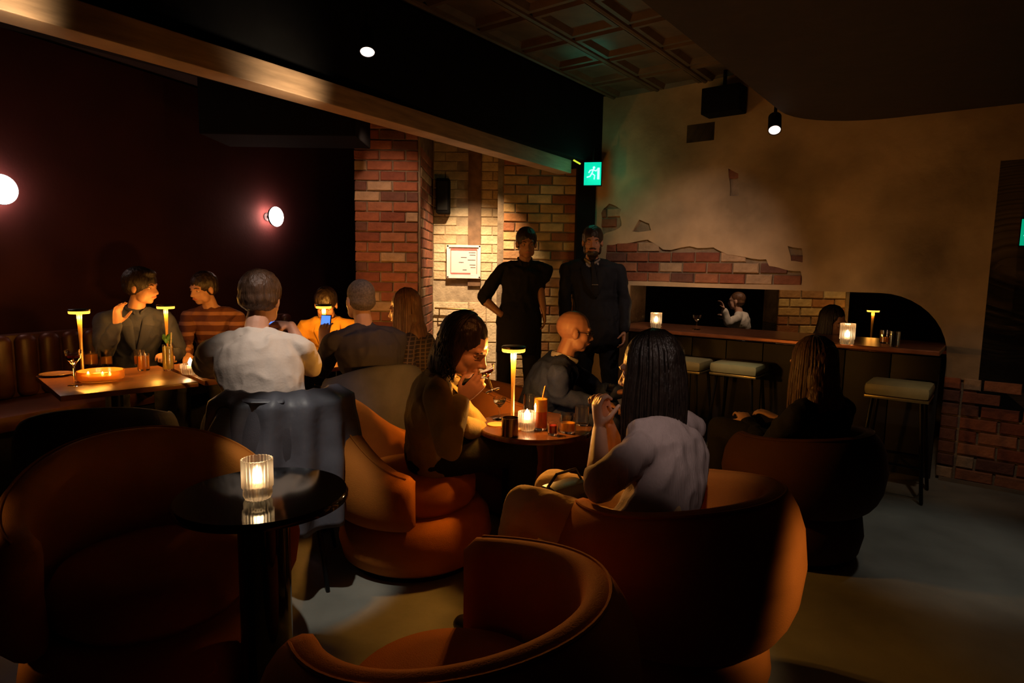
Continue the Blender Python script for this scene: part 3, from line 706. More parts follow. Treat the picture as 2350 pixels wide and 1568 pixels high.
# ---- things beyond the opening
bk = thing('brick_pier', 'warmly lit brick pier seen through the bar opening', 'pillar', (2.98, 6.2, 0))
MB().box((0, .2, 1.3), (.70, .36, 2.6)).build('core', MORT, bk, smooth=False)
bricks(bk, V((-.35, .02, 0)), X, NY, 0, .70, .80, 1.6, .21, .076, .02, BR_MIX, name='brick')
spot((2.6, 5.4, 2.2), (2.85, 6.2, 1.1), 24, (1, .62, .25), 60, .9)
tb = thing('cocktail_table', 'small dark table holding the orange lamp beyond the bar', 'table', (3.42, 5.95, 0))
MB().lathe([(0, .65), (.25, .65), (.26, .665), (.25, .68), (0, .68)], n=32).build('tabletop', WOODD, tb); MB().tube([(0, 0, 0), (0, 0, .65)], [.04, .04]).build('pedestal', STEEL, tb)
table_lamp(3.42, 5.95, .681, 'small orange lamp seen beyond the right part of the bar', 1.2)
spot((3.0, 7.4, 2.6), P(1695, 720, 8.2), 60, (1, .66, .42), 24, .8)
# ================================================================== PEOPLE
def hd(a):                                              # heading in degrees from +Y, clockwise
    a = radians(a); return V((sin(a), cos(a), 0)), V((cos(a), -sin(a), 0))
def hand(mb, wr, d, n, side, curl=.5, s=1.0, fan=.10):
    """wrist, finger direction, palm normal, +1 when the thumb lies towards d x n"""
    d = V(d).normalized(); n = V(n); n = (n - d*n.dot(d)).normalized(); lat = d.cross(n)*side
    mb.tube([wr, wr+d*.045*s, wr+d*.088*s], [(.026*s, .018*s), (.038*s, .016*s), (.040*s, .014*s)], lat=lat, n=12)
    for k, (off, ln) in enumerate(((.030, .072), (.010, .080), (-.010, .074), (-.029, .058))):
        p = wr + d*.088*s + lat*off*s; c = curl*(1+.08*k); q = [p]; a = c*.5
        dd = (d + lat*off/.03*fan).normalized()
        for f in (.44, .31, .25):
            p = p + (dd*cos(a) + n*sin(a))*ln*f*s; q.append(p); a += c
        mb.tube(q, [.0092*s, .0088*s, .0078*s, .0068*s], n=8)
    p = wr + d*.025*s + lat*.026*s; e = (d*.65 + lat*.75 + n*(.25+.5*curl)).normalized(); e2 = (d*.95 + lat*.15 + n*(.35+.7*curl)).normalized()
    mb.tube([p, p+e*.040*s, p+e*.040*s+e2*.032*s, p+e*.040*s+e2*.056*s], [.013*s, .0105*s, .0095*s, .0078*s], n=8)
def head_mb(mb, c, f, u, s=1.0, fem=False):
    l = f.cross(u).normalized(); ax = (l, f, u); S = lambda a, b, h: c + (l*a + f*b + u*h)*s
    E = lambda q, r: mb.ell(S(*q), tuple(x*s for x in r), ax)
    E((0, -.012, .032), (.074, .098, .088)); E((0, .020, -.030), (.059, .074, .080)); E((0, .052, -.088), (.026, .026, .020))
    for q in (-1, 1):
        E((q*.036, .048, -.026), (.025, .029, .032)); E((q*.042, .026, -.062), (.022, .036, .034))
        E((q*.078, -.008, -.008), (.010, .020, .032)); E((q*.012, .094, -.034), (.009, .012, .008))
    mb.tube([S(-.040, .074, .024), S(0, .086, .022), S(.040, .074, .024)], [.012*s]*3, n=8)
    mb.tube([S(0, .086, .014), S(0, .098, -.012), S(0, .107, -.030)], [.007*s, .009*s, .012*s], n=8)
    mb.tube([S(-.018, .083, -.060), S(0, .091, -.060), S(.018, .083, -.060)], [.008*s, .010*s, .008*s], n=8)
def person(label, head, face, pitch, body, pelvis, stand=False, w=1.0, skin=SKIN, top=None, bottom=None, shoes=None,
           sleeve='long', hands=None, elbows=None, hdir=None, knees=None, hair=None, hairm=HAIRD, vox=.0075, roll=0, fem=False,
           collar=None, extra=None, seed=0, hem=None, curl=.5, legs=True, hs=1.0):
    """head/pelvis/elbows/hands are points of the room; face, body are headings in degrees"""
    head = V(head); pelvis = V(pelvis)
    f, r = hd(face); pt = radians(pitch); u = V((0, 0, 1))
    f2 = f*cos(pt) - u*sin(pt); u2 = u*cos(pt) + f*sin(pt)
    if roll: q = Quaternion(f2, radians(roll)); u2 = q @ u2
    bf, br = hd(body)
    root = thing('person', label, 'person', (pelvis.x, pelvis.y, 0))
    O = V((pelvis.x, pelvis.y, 0)); LB = lambda p: V(p) - O        # local coordinates
    hc = LB(head); pv = LB(pelvis)
    nb = hc - u2*.150*hs - f2*.045 - V((0, 0, .02))                # neck base
    sp = nb - pv
    def at(t, bend=.03): return pv + sp*t - bf*bend*sin(pi*t)
    K = w
    body_r = [(at(0), (.155*K, .115)), (at(.25), (.135*K, .10)), (at(.5), (.145*K, .105)), (at(.75), (.165*K, .105)), (at(.90), (.155*K, .085)), (nb+V((0, 0, .0)), (.07, .065))]
    if fem: body_r = [(p, (a[0]*.88, a[1]*.92)) for p, a in body_r]; body_r[0] = (at(0), (.165*K, .12))
    shw = (.185 if not fem else .165)*K
    sh = {q: at(.90) + br*q*(shw-.012) - V((0, 0, .012)) for q in (-1, 1)}
    mb = MB()
    mb.tube([p for p, a in body_r], [(a[0]*.93, a[1]*.9) for p, a in body_r], lat=br, n=16)
    mb.tube([nb - V((0, 0, .03)), nb.lerp(hc - u2*.05 - f2*.02, .5), hc - u2*.05 - f2*.015], [.060, .052 if not fem else .045, .050 if not fem else .045], n=12)
    head_mb(mb, hc, f2, u2, hs, fem)
    for q in (-1, 1): mb.tube([nb + V((0, 0, .010)), sh[q].lerp(nb, .35) + V((0, 0, .006)), sh[q]], [.040, .040, .042], n=10)
    arms = {}
    for q in (-1, 1):
        key = 'R' if q > 0 else 'L'
        if hands and key in hands: wr = LB(hands[key])
        elif stand: wr = sh[q] - V((0, 0, .52)) + br*q*.06 + bf*.04
        else: wr = pv + br*q*.12 + bf*.38 + V((0, 0, .12))
        if elbows and key in elbows: el = LB(elbows[key])
        else:
            m_ = sh[q].lerp(wr, .5); dd = (wr-sh[q]).length; h = sqrt(max(.0004, .275**2-(dd/2)**2)) if dd < .55 else .02
            pole = (br*q*.5 - V((0, 0, .8)) - bf*.4); ax = (wr-sh[q]).normalized(); pole = (pole - ax*pole.dot(ax)).normalized(); el = m_ + pole*h
        arms[q] = (sh[q], el, wr)
        mb.tube([sh[q], sh[q].lerp(el, .45), el], [.045*K**.5, .040 if sleeve != 'short' else .043, .036], n=12); mb.tube([el, el.lerp(wr, .3), wr], [.036, .039, .025], n=12)
        dn = (hdir or {}).get(key)
        if dn is None: dn = ((wr-el).normalized(), (-br*q if stand else V((0, 0, -1))), q if stand else -q, curl)
        hand(mb, wr, dn[0], dn[1], dn[2], dn[3] if len(dn) > 3 else curl, .95 if fem else 1.02)
    leg = {}
    for q in (-1, 1):
        hp = pv + br*q*.09 - V((0, 0, .03))
        if knees and q in knees: kn, an = (LB(a) for a in knees[q])
        elif stand: kn = hp - V((0, 0, .42)) + bf*.03 + br*q*.02; an = V((kn.x, kn.y, .09)) + br*q*.02 - bf*.03
        else: kn = hp + bf*.42 + br*q*.05; kn.z = pv.z+.03; an = V((kn.x, kn.y, .09)) - bf*.02
        leg[q] = (hp, kn, an)
        if legs:
            mb.tube([hp, hp.lerp(kn, .5), kn], [.080, .068, .052], n=12); mb.tube([kn, kn.lerp(an, .3), an], [.050, .052, .034], n=12)
            mb.tube([an - V((0, 0, .03)), an - V((0, 0, .045)) + bf*.15], [.035, .028], n=10)
    bd = remesh(mb, vox, 3, .45)
    l2 = f2.cross(u2).normalized()
    for i, v in enumerate(bd.v):                                    # eye sockets
        for q in (-1, 1):
            ec = hc + (l2*q*.032 + f2*.083 + u2*.002)*hs; d = (v-ec).length
            if d < .022: bd.v[i] = bd.v[i] - f2*.009*(1-d/.022)
    bd.build('body', skin, root, angle=180)
    # eyes, brows, lips
    S = lambda a, b, h: hc + (l2*a + f2*b + u2*h)*hs
    EY = mat('eye_white', (.55, .48, .44), .25, bump=0); PU = mat('eye_iris', (.03, .018, .01), .15, bump=0)
    for q in (-1, 1):
        e = MB().ell(S(q*.031, .0675, .001), (.0118*hs,)*3, n=12, m=8).build('eye', EY, root)
        MB().ell(S(q*.031, .0765, -.0005), (.0046*hs,)*3, n=10, m=6).build('iris', PU, e)
        MB().ell(S(q*.031, .0672, .0052), (.0150*hs, .0128*hs, .0095*hs), (l2, f2, u2), n=14, m=8).build('eyelid', skin, root)
        MB().ell(S(q*.031, .0672, -.0085), (.0145*hs, .0115*hs, .0062*hs), (l2, f2, u2), n=14, m=8).build('lower_lid', skin, root)
        MB().tube([S(q*.016, .0885, .020), S(q*.034, .0875, .026), S(q*.052, .0735, .020)], [.0034, .0042, .0025], n=6).build('eyebrow', hairm, root)
    MB().tube([S(-.022, .084, -.060), S(-.008, .0925, -.057), S(.008, .0925, -.057), S(.022, .084, -.060)], [.0035, .0065, .0065, .0035], n=8).build('lips', mat('lips', (.42, .13, .10), .45, bump=0), root)
    # ---- garments
    if top:
        g = MB(); ex = .016
        g.tube([p for p, a in body_r[:-1]] + [nb - V((0, 0, .015))], [(a[0]*.97+ex, a[1]*.97+ex) for p, a in body_r[:-1]] + [(.075, .068)], lat=br, n=18)
        hz = at(-.10 if hem is None else hem); g.tube([hz, at(0), at(.2)], [(.17*K, .135), (.168*K, .13), (.15*K, .12)], lat=br, n=18)
        for q in (-1, 1):
            a, e, wr = arms[q]
            g.tube([nb - V((0, 0, .006)), a.lerp(nb, .4) + V((0, 0, .004)), a], [.050, .052, .054], n=12)
            if sleeve == 'long': g.tube([a, a.lerp(e, .5), e], [.055, .053, .047], n=14); g.tube([e, e.lerp(wr, .5), e.lerp(wr, .93)], [.050, .046, .038], n=14)
            elif sleeve == 'elbow': g.tube([a, a.lerp(e, .5), a.lerp(e, .97)], [.056, .055, .050], n=14); g.tube([a.lerp(e, .9), e.lerp(wr, .12)], [.052, .047], n=14)
            else: g.tube([a, a.lerp(e, .45), a.lerp(e, .74)], [.057, .058, .060], n=14)
        gm = remesh(g, max(.0075, vox), 5, .5); wrinkle(gm, .010, (9, 9, 6), seed)
        gm.build(top[0], top[1], root, angle=180)
    if bottom and legs:
        g = MB(); g.tube([at(.12), pv, pv - V((0, 0, .05))], [(.155*K, .125), (.17*K, .135), (.165*K, .13)], lat=br, n=16)
        for q in (-1, 1):
            hp, kn, an = leg[q]; g.tube([hp, hp.lerp(kn, .5), kn], [.092, .084, .070], n=14); g.tube([kn, kn.lerp(an, .5), an], [.068, .062, .056], n=14)
        gm = remesh(g, .010, 4, .5); wrinkle(gm, .006, (9, 9, 7), seed+3); gm.build('trousers', bottom, root, angle=180)
        for q in (-1, 1):
            hp, kn, an = leg[q]; sm = MB(); z0 = V((an.x, an.y, .0))
            sm.tube([z0 + V((0, 0, .045)) - bf*.03, z0 + V((0, 0, .045)) + bf*.06, z0 + V((0, 0, .036)) + bf*.17], [(.040, .045), (.045, .043), (.040, .030)], lat=br, n=14)
            sm.build('shoe', shoes or mat('black_leather', (.015, .013, .012), .35, bump=0), root)
    # ---- hair
    if hair:
        hm = MB(); hax = (l2, f2, u2)
        E = lambda q, rr: hm.ell(S(*q), tuple(x*hs for x in rr), hax, n=18, m=12)
        strands = []
        if hair in ('short', 'quiff', 'crop'):
            k = {'short': .010, 'quiff': .016, 'crop': .004}[hair]
            E((0, -.022, .044), (.075+k, .094+k, .083+k)); E((0, -.040, .0), (.073+k, .068+k, .062))
            if hair == 'quiff': E((0, .025, .098), (.060, .062, .032)); E((0, -.02, .105), (.066, .075, .034))
        elif hair == 'ring': E((0, -.042, .004), (.0755, .0645, .050))
        else:
            E((0, -.024, .046), (.086, .098, .092)); E((0, -.045, -.01), (.086, .070, .08))
        if hair in ('long', 'bob', 'curly'):
            ln = {'long': .30, 'bob': .24, 'curly': .145}[hair]
            E((0, -.060, -.06), (.088, .055, .10))
            if hair == 'long': E((0, -.075, -.16), (.098, .048, .12))
            if hair == 'bob': E((0, -.050, -.11), (.088, .050, .08))
            if hair == 'curly': E((-.055, -.03, -.05), (.042, .05, .075)); E((.055, -.03, -.05), (.042, .05, .075))
            for q in (-1, 1): E((q*.070, -.008, -.02), (.022, .045 if hair != 'curly' else .034, .075 if hair != 'curly' else .06))
            rn = random.Random(seed+5); ns = 230 if hair != 'curly' else 170
            for i in range(ns):
                th = rn.uniform(-1, 1)*radians(128 if hair != 'curly' else 92); x0 = sin(th); y0 = -cos(th); k = rn.uniform(.96, 1.06); L_ = ln*rn.uniform(.80, 1.08)
                pts = []
                for j in range(9):
                    t = j/8
                    if t < .45: a = t/.45*pi/2; pts.append(S(x0*.088*k*sin(a), -.022 + y0*.090*k*sin(a), .046+.092*k*cos(a)))
                    else:
                        d = (t-.45)/.55; fl = 1 + (.22 if hair != 'long' else .12)*sin(d*pi*.8)
                        p = S(x0*.088*k*fl, -.022 + y0*.088*k*fl, .046) + V((0, 0, -L_*d*1.25)) 
                        if hair == 'curly': p = p + V((sin(d*15+i)*.017, cos(d*15+i)*.017, 0))*d
                        pts.append(p)
                strands.append((pts, [.0052, .0056, .006, .006, .006, .0055, .005, .004, .002] if hair != 'curly' else [.005]*4+[.0055]*3+[.004, .002]))
        hb_ = remesh(hm, .007, 3, .4); wrinkle(hb_, .004 if hair != 'crop' else .001, (40, 40, 14), seed)
        if hair == 'quiff' and False:
            rn = random.Random(seed+9)
            for i in range(150):
                j = rn.randrange(len(hb_.v)); n_ = hb_.n[j]
                if n_.dot(u2) < -.1 or j >= len(hb_.n): continue
                p = hb_.v[j]; d = (n_ + f2*.5 + u2*.3).normalized(); strands.append(([p - n_*.004, p + d*.010, p + d*.018 + u2*.002], [.004, .003, .0012]))
        for pts, rr in strands: hb_.tube(pts, rr, n=4, cap=False)
        hb_.build('hair', hairm, root, angle=180)
    if extra: extra(dict(root=root, S=S, nb=nb, at=at, br=br, bf=bf, arms=arms, sh=sh, hc=hc, f=f2, u=u2, l=l2, LB=LB, w=K, pv=pv))
    return root
def lapels(m, shirt=None, tie=None):
    def fn(c):
        nb, br, bf, at, K = c['nb'], c['br'], c['bf'], c['at'], c['w']
        if shirt:
            s = MB(); s.add([nb + br*.055 + bf*.060, nb - br*.055 + bf*.060, at(.45) + bf*.145, at(.45) + bf*.125, nb + br*.05 + bf*.04, nb - br*.05 + bf*.04],
                            [(0, 1, 2), (5, 4, 3), (0, 4, 5, 1), (1, 5, 3, 2), (4, 0, 2, 3)]); s.build('shirt_front', shirt, c['root'], smooth=False)
        for q in (-1, 1):
            k = MB()
            pts = [nb + br*q*.058 - bf*.045 + V((0, 0, .030)), nb + br*q*.070 + bf*.02 + V((0, 0, .015)), at(.82) + br*q*.062 + bf*.125, at(.62) + br*q*.040 + bf*.148, at(.42) + br*q*.006 + bf*.150]
            k.tube(pts, [(.018, .006), (.024, .006), (.036, .006), (.028, .006), (.008, .005)], lat=br, n=10); k.build('lapel', m, c['root'])
            k = MB(); k.tube([nb + br*q*.01 - bf*.062 + V((0, 0, .035)), nb + br*q*.050 - bf*.03 + V((0, 0, .035)), nb + br*q*.058 + bf*.03 + V((0, 0, .018)), nb + br*q*.02 + bf*.075 - V((0, 0, .005))], [(.008, .018)]*4, n=8)
            k.build('collar', shirt or m, c['root'])
        if tie:
            k = MB(); k.tube([nb + bf*.078 + V((0, 0, .002)), at(.86) + bf*.125, at(.6) + bf*.158, at(.45) + bf*.155], [(.012, .008), (.016, .005), (.028, .005), (.024, .004)], lat=br, n=10); k.build('tie', tie, c['root'])
            MB().box(at(.62) + bf*.166, (.05, .006, .006)).build('tie_clip', mat('silver', (.8, .8, .8), .2, .9, bump=0), c['root'])
    return fn
def crewneck(m):
    def fn(c):
        nb = c['nb']; pts = []
        for i in range(25):
            a = 2*pi*i/24; pts.append(nb + c['br']*.078*cos(a) + c['bf']*.068*sin(a) + V((0, 0, .004)))
        MB().tube(pts, [.006]*25, n=6, cap=False).build('neckband', m, c['root'])
    return fn
WHT = mat('off_white_jersey', (.62, .56, .48), .85, var=.06, bump=.15, bscale=90, spec=.2)
DGR = mat('charcoal_jersey', (.060, .052, .07), .85, var=.08, bump=.15, bscale=90, spec=.2)
NAVY = mat('navy_wool', (.018, .027, .095), .8, var=.1, bump=.2, bscale=120, spec=.2)
BLKC = mat('black_cotton', (.012, .012, .014), .85, var=.1, bump=.15, bscale=90, spec=.15)
OLIVE = mat('olive_wool', (.25, .19, .075), .8, var=.08, bump=.2, bscale=140, spec=.2)
GTEE = mat('mauve_grey_rib', (.36, .29, .285), .8, var=.05, bump=.3, bscale=30, stretch=(6, 6, .4), spec=.2)
CREAM = mat('cream_twill', (.68, .48, .26), .8, var=.05, bump=.2, bscale=100, spec=.2)
OCH = mat('ochre_shirt', (.66, .36, .06), .8, var=.08, bump=.15, bscale=80, spec=.2)
DENIM = mat('dark_trousers', (.02, .022, .03), .85, bump=.15)
SLATE = mat('slate_shirt', (.03, .037, .085), .85, var=.1, bump=.15)
PLAID = wavemat('plaid_flannel', (.035, .022, .022), (.15, .095, .07), 13, 'Z', second='X')
STRIPE = wavemat('rust_striped_knit', (.10, .032, .024), (.28, .13, .09), 4.2, 'Z')
def phone(root_p, n, label):
    n = V(n).normalized(); R = n.to_track_quat('Y', 'Z').to_matrix()
    t = thing('phone', label, 'phone', root_p)
    MB().box((0, 0, 0), (.072, .009, .145), R).build('casing', BLACK, t, bevel=.003)
    MB().box(R @ V((0, .0055, 0)), (.064, .002, .132), R).build('screen', mat('lit_screen', (.1, .2, .6), .3, bump=0, emit=(.10, .28, 1), es=1.2), t)
    return t

# man in the white tee, seen from behind
def arm_ex(c): crewneck(WHT)(c)
person('man in white t-shirt with thick short brown hair seen from behind', P(600, 690, 2.93), 2, 12, -8, (-1.06, 2.78, .56), top=('t_shirt', WHT), bottom=DENIM,
       sleeve='short', hair='quiff', hairm=HAIRB, vox=.006, w=1.10, seed=3, extra=arm_ex,
       elbows={'R': P(716, 850, 3.05), 'L': P(470, 850, 3.05)}, hands={'R': P(668, 748, 3.14), 'L': P(520, 862, 3.30)},
       hdir={'R': ((-.8, .1, .05), (0, .3, -1), 1, .7)})
phone(P(616, 748, 3.22), (0, -1, .2), 'blue lit phone held at the shoulder of the man in white')
# man in the dark grey tee
def beard5(c): crewneck(DGR)(c)
person('man in dark grey t-shirt with cropped grey hair holding up a phone', P(826, 692, 3.72), -38, 5, -32, (-.80, 3.62, .56), top=('t_shirt', DGR), bottom=DENIM,
       sleeve='elbow', hair='crop', hairm=HAIRG, vox=.006, w=1.10, seed=5, extra=beard5,
       elbows={'L': P(738, 852, 3.78), 'R': P(905, 845, 3.80)}, hands={'L': P(742, 790, 4.00), 'R': P(850, 860, 4.05)},
       hdir={'L': ((.05, .1, 1), (.2, 1, 0), -1, .6)})
phone(P(747, 748, 4.04), (-.25, -1, .25), 'phone in the raised hand before the man in yellow')
# woman in plaid
person('woman with long brown hair in plaid shirt sitting beside the brick pillar', P(928, 712, 4.05), -78, 8, -75, (-.56, 4.10, .52), top=('plaid_shirt', PLAID), bottom=DENIM,
       hair='long', hairm=HAIRM, vox=.007, fem=True, seed=7, hands={'R': P(905, 850, 4.3), 'L': P(880, 850, 3.95)})
# man in ochre
person('man in ochre shirt with dark hair looking down at the far square table', P(748, 700, 4.85), 172, 28, 170, (-1.50, 5.12, .55), top=('shirt', OCH), bottom=DENIM, w=1.05,
       skin=SKIN2, hair='short', hairm=HAIRD, vox=.007, seed=11, hands={'R': P(700, 815, 4.70), 'L': P(772, 815, 4.7)}, extra=lapels(OCH))
# man in slate at far left, profile
person('man in dark slate shirt at far left in profile, one hand raised', P(326, 660, 4.3), 92, 4, 140, (-2.72, 4.42, .56), top=('shirt', SLATE), bottom=DENIM, w=1.08,
       skin=SKIN2, hair='quiff', hairm=HAIRD, vox=.007, seed=13, elbows={'R': P(238, 812, 4.05)}, hands={'R': P(268, 748, 3.98), 'L': P(385, 815, 4.2)},
       hdir={'R': ((.1, 0, 1), (1, -.1, 0), 1, .4)}, extra=lapels(SLATE))
# man in striped knit
person('man in rust striped sweater facing the table between the first two lamps', P(466, 664, 4.8), 205, 10, 175, (-2.34, 4.98, .54), top=('striped_sweater', STRIPE), bottom=DENIM, w=1.05,
       skin=SKIN2, hair='short', hairm=HAIRD, vox=.007, seed=17, hands={'R': P(430, 815, 4.45), 'L': P(500, 815, 4.45)}, extra=crewneck(STRIPE))
# ---- centre table: woman in olive
def olive_extra(c):
    lapels(OLIVE)(c)
    k = MB(); k.tube([c['nb'] + c['bf']*.07 - c['br']*.03, c['at'](.7) + c['bf']*.14 - c['br']*.02, c['at'](.35) + c['bf']*.15], [(.05, .012), (.05, .012), (.02, .01)], lat=c['br'], n=10)
    k.build('dark_top', BLKC, c['root'])
person('woman in olive blazer with curly dark hair drinking from a coupe', P(1065, 798, 2.70), 108, 25, 84, (-.37, 2.93, .53), top=('blazer', OLIVE), bottom=BLKC, fem=True, w=1.12,
       hair='curly', hairm=HAIRD, vox=.0052, seed=19, extra=olive_extra, hs=1.10,
       elbows={'R': P(1030, 1030, 2.56), 'L': P(1112, 1000, 2.98)}, hands={'R': P(1056, 918, 2.62), 'L': P(1066, 975, 2.76)},
       hdir={'R': ((.72, .10, .68), (-.1, 1, .1), 1, .48), 'L': ((-.9, -.3, -.1), (0, -.3, -1), 1, .6)})
gp = P(1114, 848, 2.70); ga = V((-.34, 0, .94))
coupe(gp - ga*.100, 'coupe of red drink at the mouth of the woman in olive', RED, .043, .112, group='glasses in hands', rot=(0, radians(-20), 0))
# ---- bald man
def glasses(c):
    lapels(NAVY, mat('pale_blue_shirt', (.30, .28, .34), .8))(c)
    S = c['S']; m = MB()
    for q in (-1, 1):
        pts = [S(q*.033 + .024*cos(2*pi*i/16), .098, .002 + .018*sin(2*pi*i/16)) for i in range(17)]
        m.tube(pts, [.0018]*17, n=5, cap=False); m.tube([S(q*.057, .096, .006), S(q*.082, .05, .006), S(q*.084, -.01, .004)], [.002]*3, n=5)
    m.tube([S(-.010, .099, .006), S(.010, .099, .006)], [.0018]*2, n=5); m.build('eyeglasses', STEEL, c['root'])
person('bald older man with eyeglasses in navy blazer in profile', P(1318, 762, 3.55), 84, 6, 95, (.16, 3.66, .53), top=('blazer', NAVY), bottom=NAVY, w=1.12, hairm=HAIRG, vox=.006, seed=23,
       skin=mat('ruddy_skin', (.30, .14, .10), .5, var=.06, bump=.05, bscale=120), extra=glasses, elbows={'R': P(1282, 912, 3.40), 'L': P(1380, 900, 3.75)}, hands={'R': P(1368, 925, 3.40), 'L': P(1420, 900, 3.62)})
coupe(P(1398, 905, 3.62)-V((0, 0, .10)), 'stemmed glass in the hand of the bald man', None, .030, .16, name='wine_glass', group='glasses in hands')
# ---- standing waiter and bearded man
def apron(c):
    nb, br, bf = c['nb'], c['br'], c['bf']
    for q in (-1, 1):
        k = MB(); k.tube([nb + br*q*.01 - bf*.06 + V((0, 0, .04)), nb + br*q*.055 + V((0, 0, .04)), nb + br*q*.03 + bf*.075], [(.008, .02)]*3, n=8); k.build('collar', BLKC, c['root'])
    k = MB(); k.tube([c['at'](.05), c['at'](-.25), c['at'](-.62)], [(.168, .14), (.172, .15), (.165, .15)], lat=br, n=20, cap=False); k.build('long_apron', BLKC, c['root'])
wx, wy = P(1192, 720, 5.15).xy
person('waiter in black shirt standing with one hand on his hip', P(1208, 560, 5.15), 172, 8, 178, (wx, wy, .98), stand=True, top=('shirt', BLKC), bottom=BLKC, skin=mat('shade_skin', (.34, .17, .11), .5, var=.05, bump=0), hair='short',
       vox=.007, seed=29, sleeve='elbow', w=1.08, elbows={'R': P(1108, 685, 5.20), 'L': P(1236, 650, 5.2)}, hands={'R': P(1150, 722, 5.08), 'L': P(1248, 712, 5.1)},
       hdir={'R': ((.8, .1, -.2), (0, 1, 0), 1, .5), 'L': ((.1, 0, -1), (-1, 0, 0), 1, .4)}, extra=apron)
def beard(c):
    lapels(mat('black_suit'), mat('grey_dress_shirt', (.20, .18, .18), .8), BLKC)(c)
    S = c['S']; m = MB(); ax = (c['l'], c['f'], c['u'])
    m.ell(S(0, .045, -.088), (.048, .046, .038), ax); m.ell(S(0, .040, -.120), (.032, .030, .026), ax)
    for q in (-1, 1): m.ell(S(q*.054, .020, -.055), (.018, .034, .045), ax)
    m.tube([S(-.026, .088, -.050), S(0, .100, -.045), S(.026, .088, -.050)], [.006]*3, n=8)
    b = remesh(m, .006, 2, .4); wrinkle(b, .003, (60, 60, 40), 2); b.build('beard', HAIRD, c['root'], angle=180)
mat('black_suit', (.010, .011, .016), .8, var=.1, bump=.15, spec=.15)
sx_, sy_ = P(1372, 720, 5.2).xy
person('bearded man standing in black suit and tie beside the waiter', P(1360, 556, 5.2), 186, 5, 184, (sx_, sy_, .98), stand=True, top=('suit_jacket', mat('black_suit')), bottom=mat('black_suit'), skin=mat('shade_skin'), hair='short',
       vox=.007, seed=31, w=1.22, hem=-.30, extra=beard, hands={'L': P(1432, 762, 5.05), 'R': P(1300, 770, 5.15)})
# ---- woman in grey tee, seen from behind
person('woman in mauve grey t-shirt with straight dark bob seen from behind', P(1490, 856, 2.16), -52, 8, -52, (.475, 1.98, .53), top=('t_shirt', GTEE), bottom=CREAM, fem=True, w=1.25,
       hair='bob', hairm=HAIRD, vox=.0055, seed=37, sleeve='elbow', hs=1.06,
       elbows={'L': P(1372, 1118, 1.92), 'R': P(1420, 1050, 2.46)}, hands={'L': P(1376, 985, 2.14), 'R': P(1392, 968, 2.26)},
       hdir={'L': ((-.15, .05, 1), (1, .25, 0), -1, .95), 'R': ((-.30, -.1, 1), (-.6, -.8, .1), 1, .9)},
       knees={-1: (P(1205, 1162, 2.02), (-.04, 2.16, .09)), 1: (P(1270, 1120, 2.30), (.10, 2.34, .09))})
# ---- long haired guest at right
person('guest with long dark hair in black seen from behind at right', P(1862, 842, 2.98), -20, 6, -30, (1.46, 3.0, .52), top=('black_jumper', BLKC), bottom=BLKC, fem=True, w=1.15,
       hands={'L': (1.25, 3.25, .60), 'R': (1.45, 3.32, .60)}, hair='long', hairm=HAIRB, vox=.007, seed=41, hs=1.05)
# ---- beyond the opening
o = G(0, 0, 1)
person('small distant guest in white shirt beyond the bar opening', P(1690, 692, 8.4), -60, 0, -60, (P(1698, 740, 8.45).x, 8.45, .52), top=('shirt', WHT), bottom=DENIM, vox=.011, hair='crop', hairm=HAIRM,
       hands={'L': P(1662, 712, 8.2), 'R': P(1668, 735, 8.6)}, elbows={'L': P(1672, 742, 8.2)}, seed=43)
person('dark haired guest just beyond the bar behind the ribbed candle', P(1912, 742, 5.0), 150, 10, 160, (P(1915, 800, 5.1).x, 5.1, .50), top=('black_jumper', BLKC), bottom=BLKC, vox=.010, hair='long', hairm=HAIRD, fem=True, skin=mat('shade_skin'), seed=47)

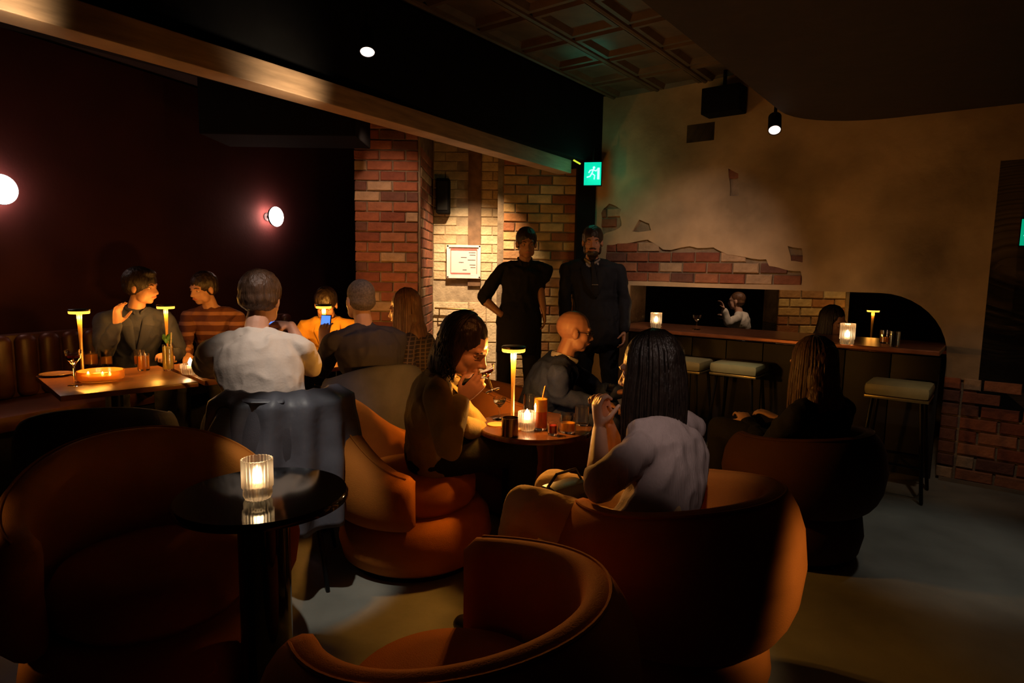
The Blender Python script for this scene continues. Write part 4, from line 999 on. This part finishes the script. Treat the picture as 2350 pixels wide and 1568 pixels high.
# ---- jacket draped over the tub chair
jk = MB(); NX, NZ = 44, 26; cj = V((-1.01, 2.73, 0))
for lay in (0, 1):
    for j in range(NZ+1):
        for i in range(NX+1):
            a = radians(-48 + 122*i/NX) ; t = j/NZ; r = .325 + .026*sin(a*15+t*2.5)*(.3+t) + .012*noise.noise(V((a*4, t*4, 3))) + .05*t*sin(t*2) - lay*.012
            z = .875 - .52*t*(1+.10*sin(a*3)) + .012*noise.noise(V((a*5, 1, t)))
            if t < .08: r -= (.08-t)*.9
            hdg = radians(-8); x = r*sin(a); y = -r*cos(a)
            jk.v.append(cj + V((x*cos(hdg)+y*sin(hdg), -x*sin(hdg)+y*cos(hdg), z)))
n_ = (NX+1)*(NZ+1)
for j in range(NZ):
    for i in range(NX):
        q = j*(NX+1)+i; jk.f.append((q, q+1, q+NX+2, q+NX+1)); jk.f.append((n_+q, n_+q+NX+1, n_+q+NX+2, n_+q+1))
for i in range(NX):
    jk.f.append((i, n_+i, n_+i+1, i+1)); q = NZ*(NX+1)+i; jk.f.append((q, q+1, n_+q+1, n_+q))
for j in range(NZ):
    q = j*(NX+1); jk.f.append((q, q+NX+1, n_+q+NX+1, n_+q)); q += NX; jk.f.append((q, n_+q, n_+q+NX+1, q+NX+1))
jt = thing('jacket', 'dark navy jacket draped over the tub chair of the man in white', 'jacket', cj)
jk.v = [v-cj for v in jk.v]; JM = mat('ink_nylon', (.10, .10, .125), .5, var=.1, bump=.2, bscale=30)
jk.build('drape', JM, jt, angle=180)
MB().tube([(-.10, -.30, .80), (-.14, -.35, .68), (-.12, -.36, .50), (-.10, -.36, .36)], [(.05, .02), (.055, .024), (.05, .022), (.045, .02)], lat=(1, 0, 0), n=12).build('sleeve', JM, jt)
MB().tube([(-.09, -.25, .845), (.0, -.31, .85), (.10, -.28, .845)], [(.02, .010)]*3, n=8).build('collar', JM, jt)
# bag on the lap of the woman in grey
bg = thing('handbag', 'small dark handbag on the lap of the woman in grey tee', 'bag', P(1295, 1130, 2.12))
MB().box((0, 0, .0), (.20, .09, .07), Matrix.Rotation(.7, 3, 'Z'), .8).build('bag_body', mat('black_leather', (.015, .013, .012), .35, bump=0), bg, bevel=.014)
MB().tube([(-.07, -.05, .02), (-.03, -.03, .075), (.04, .03, .075), (.07, .06, .02)], [.005]*4, n=6).build('strap', mat('black_leather'), bg)
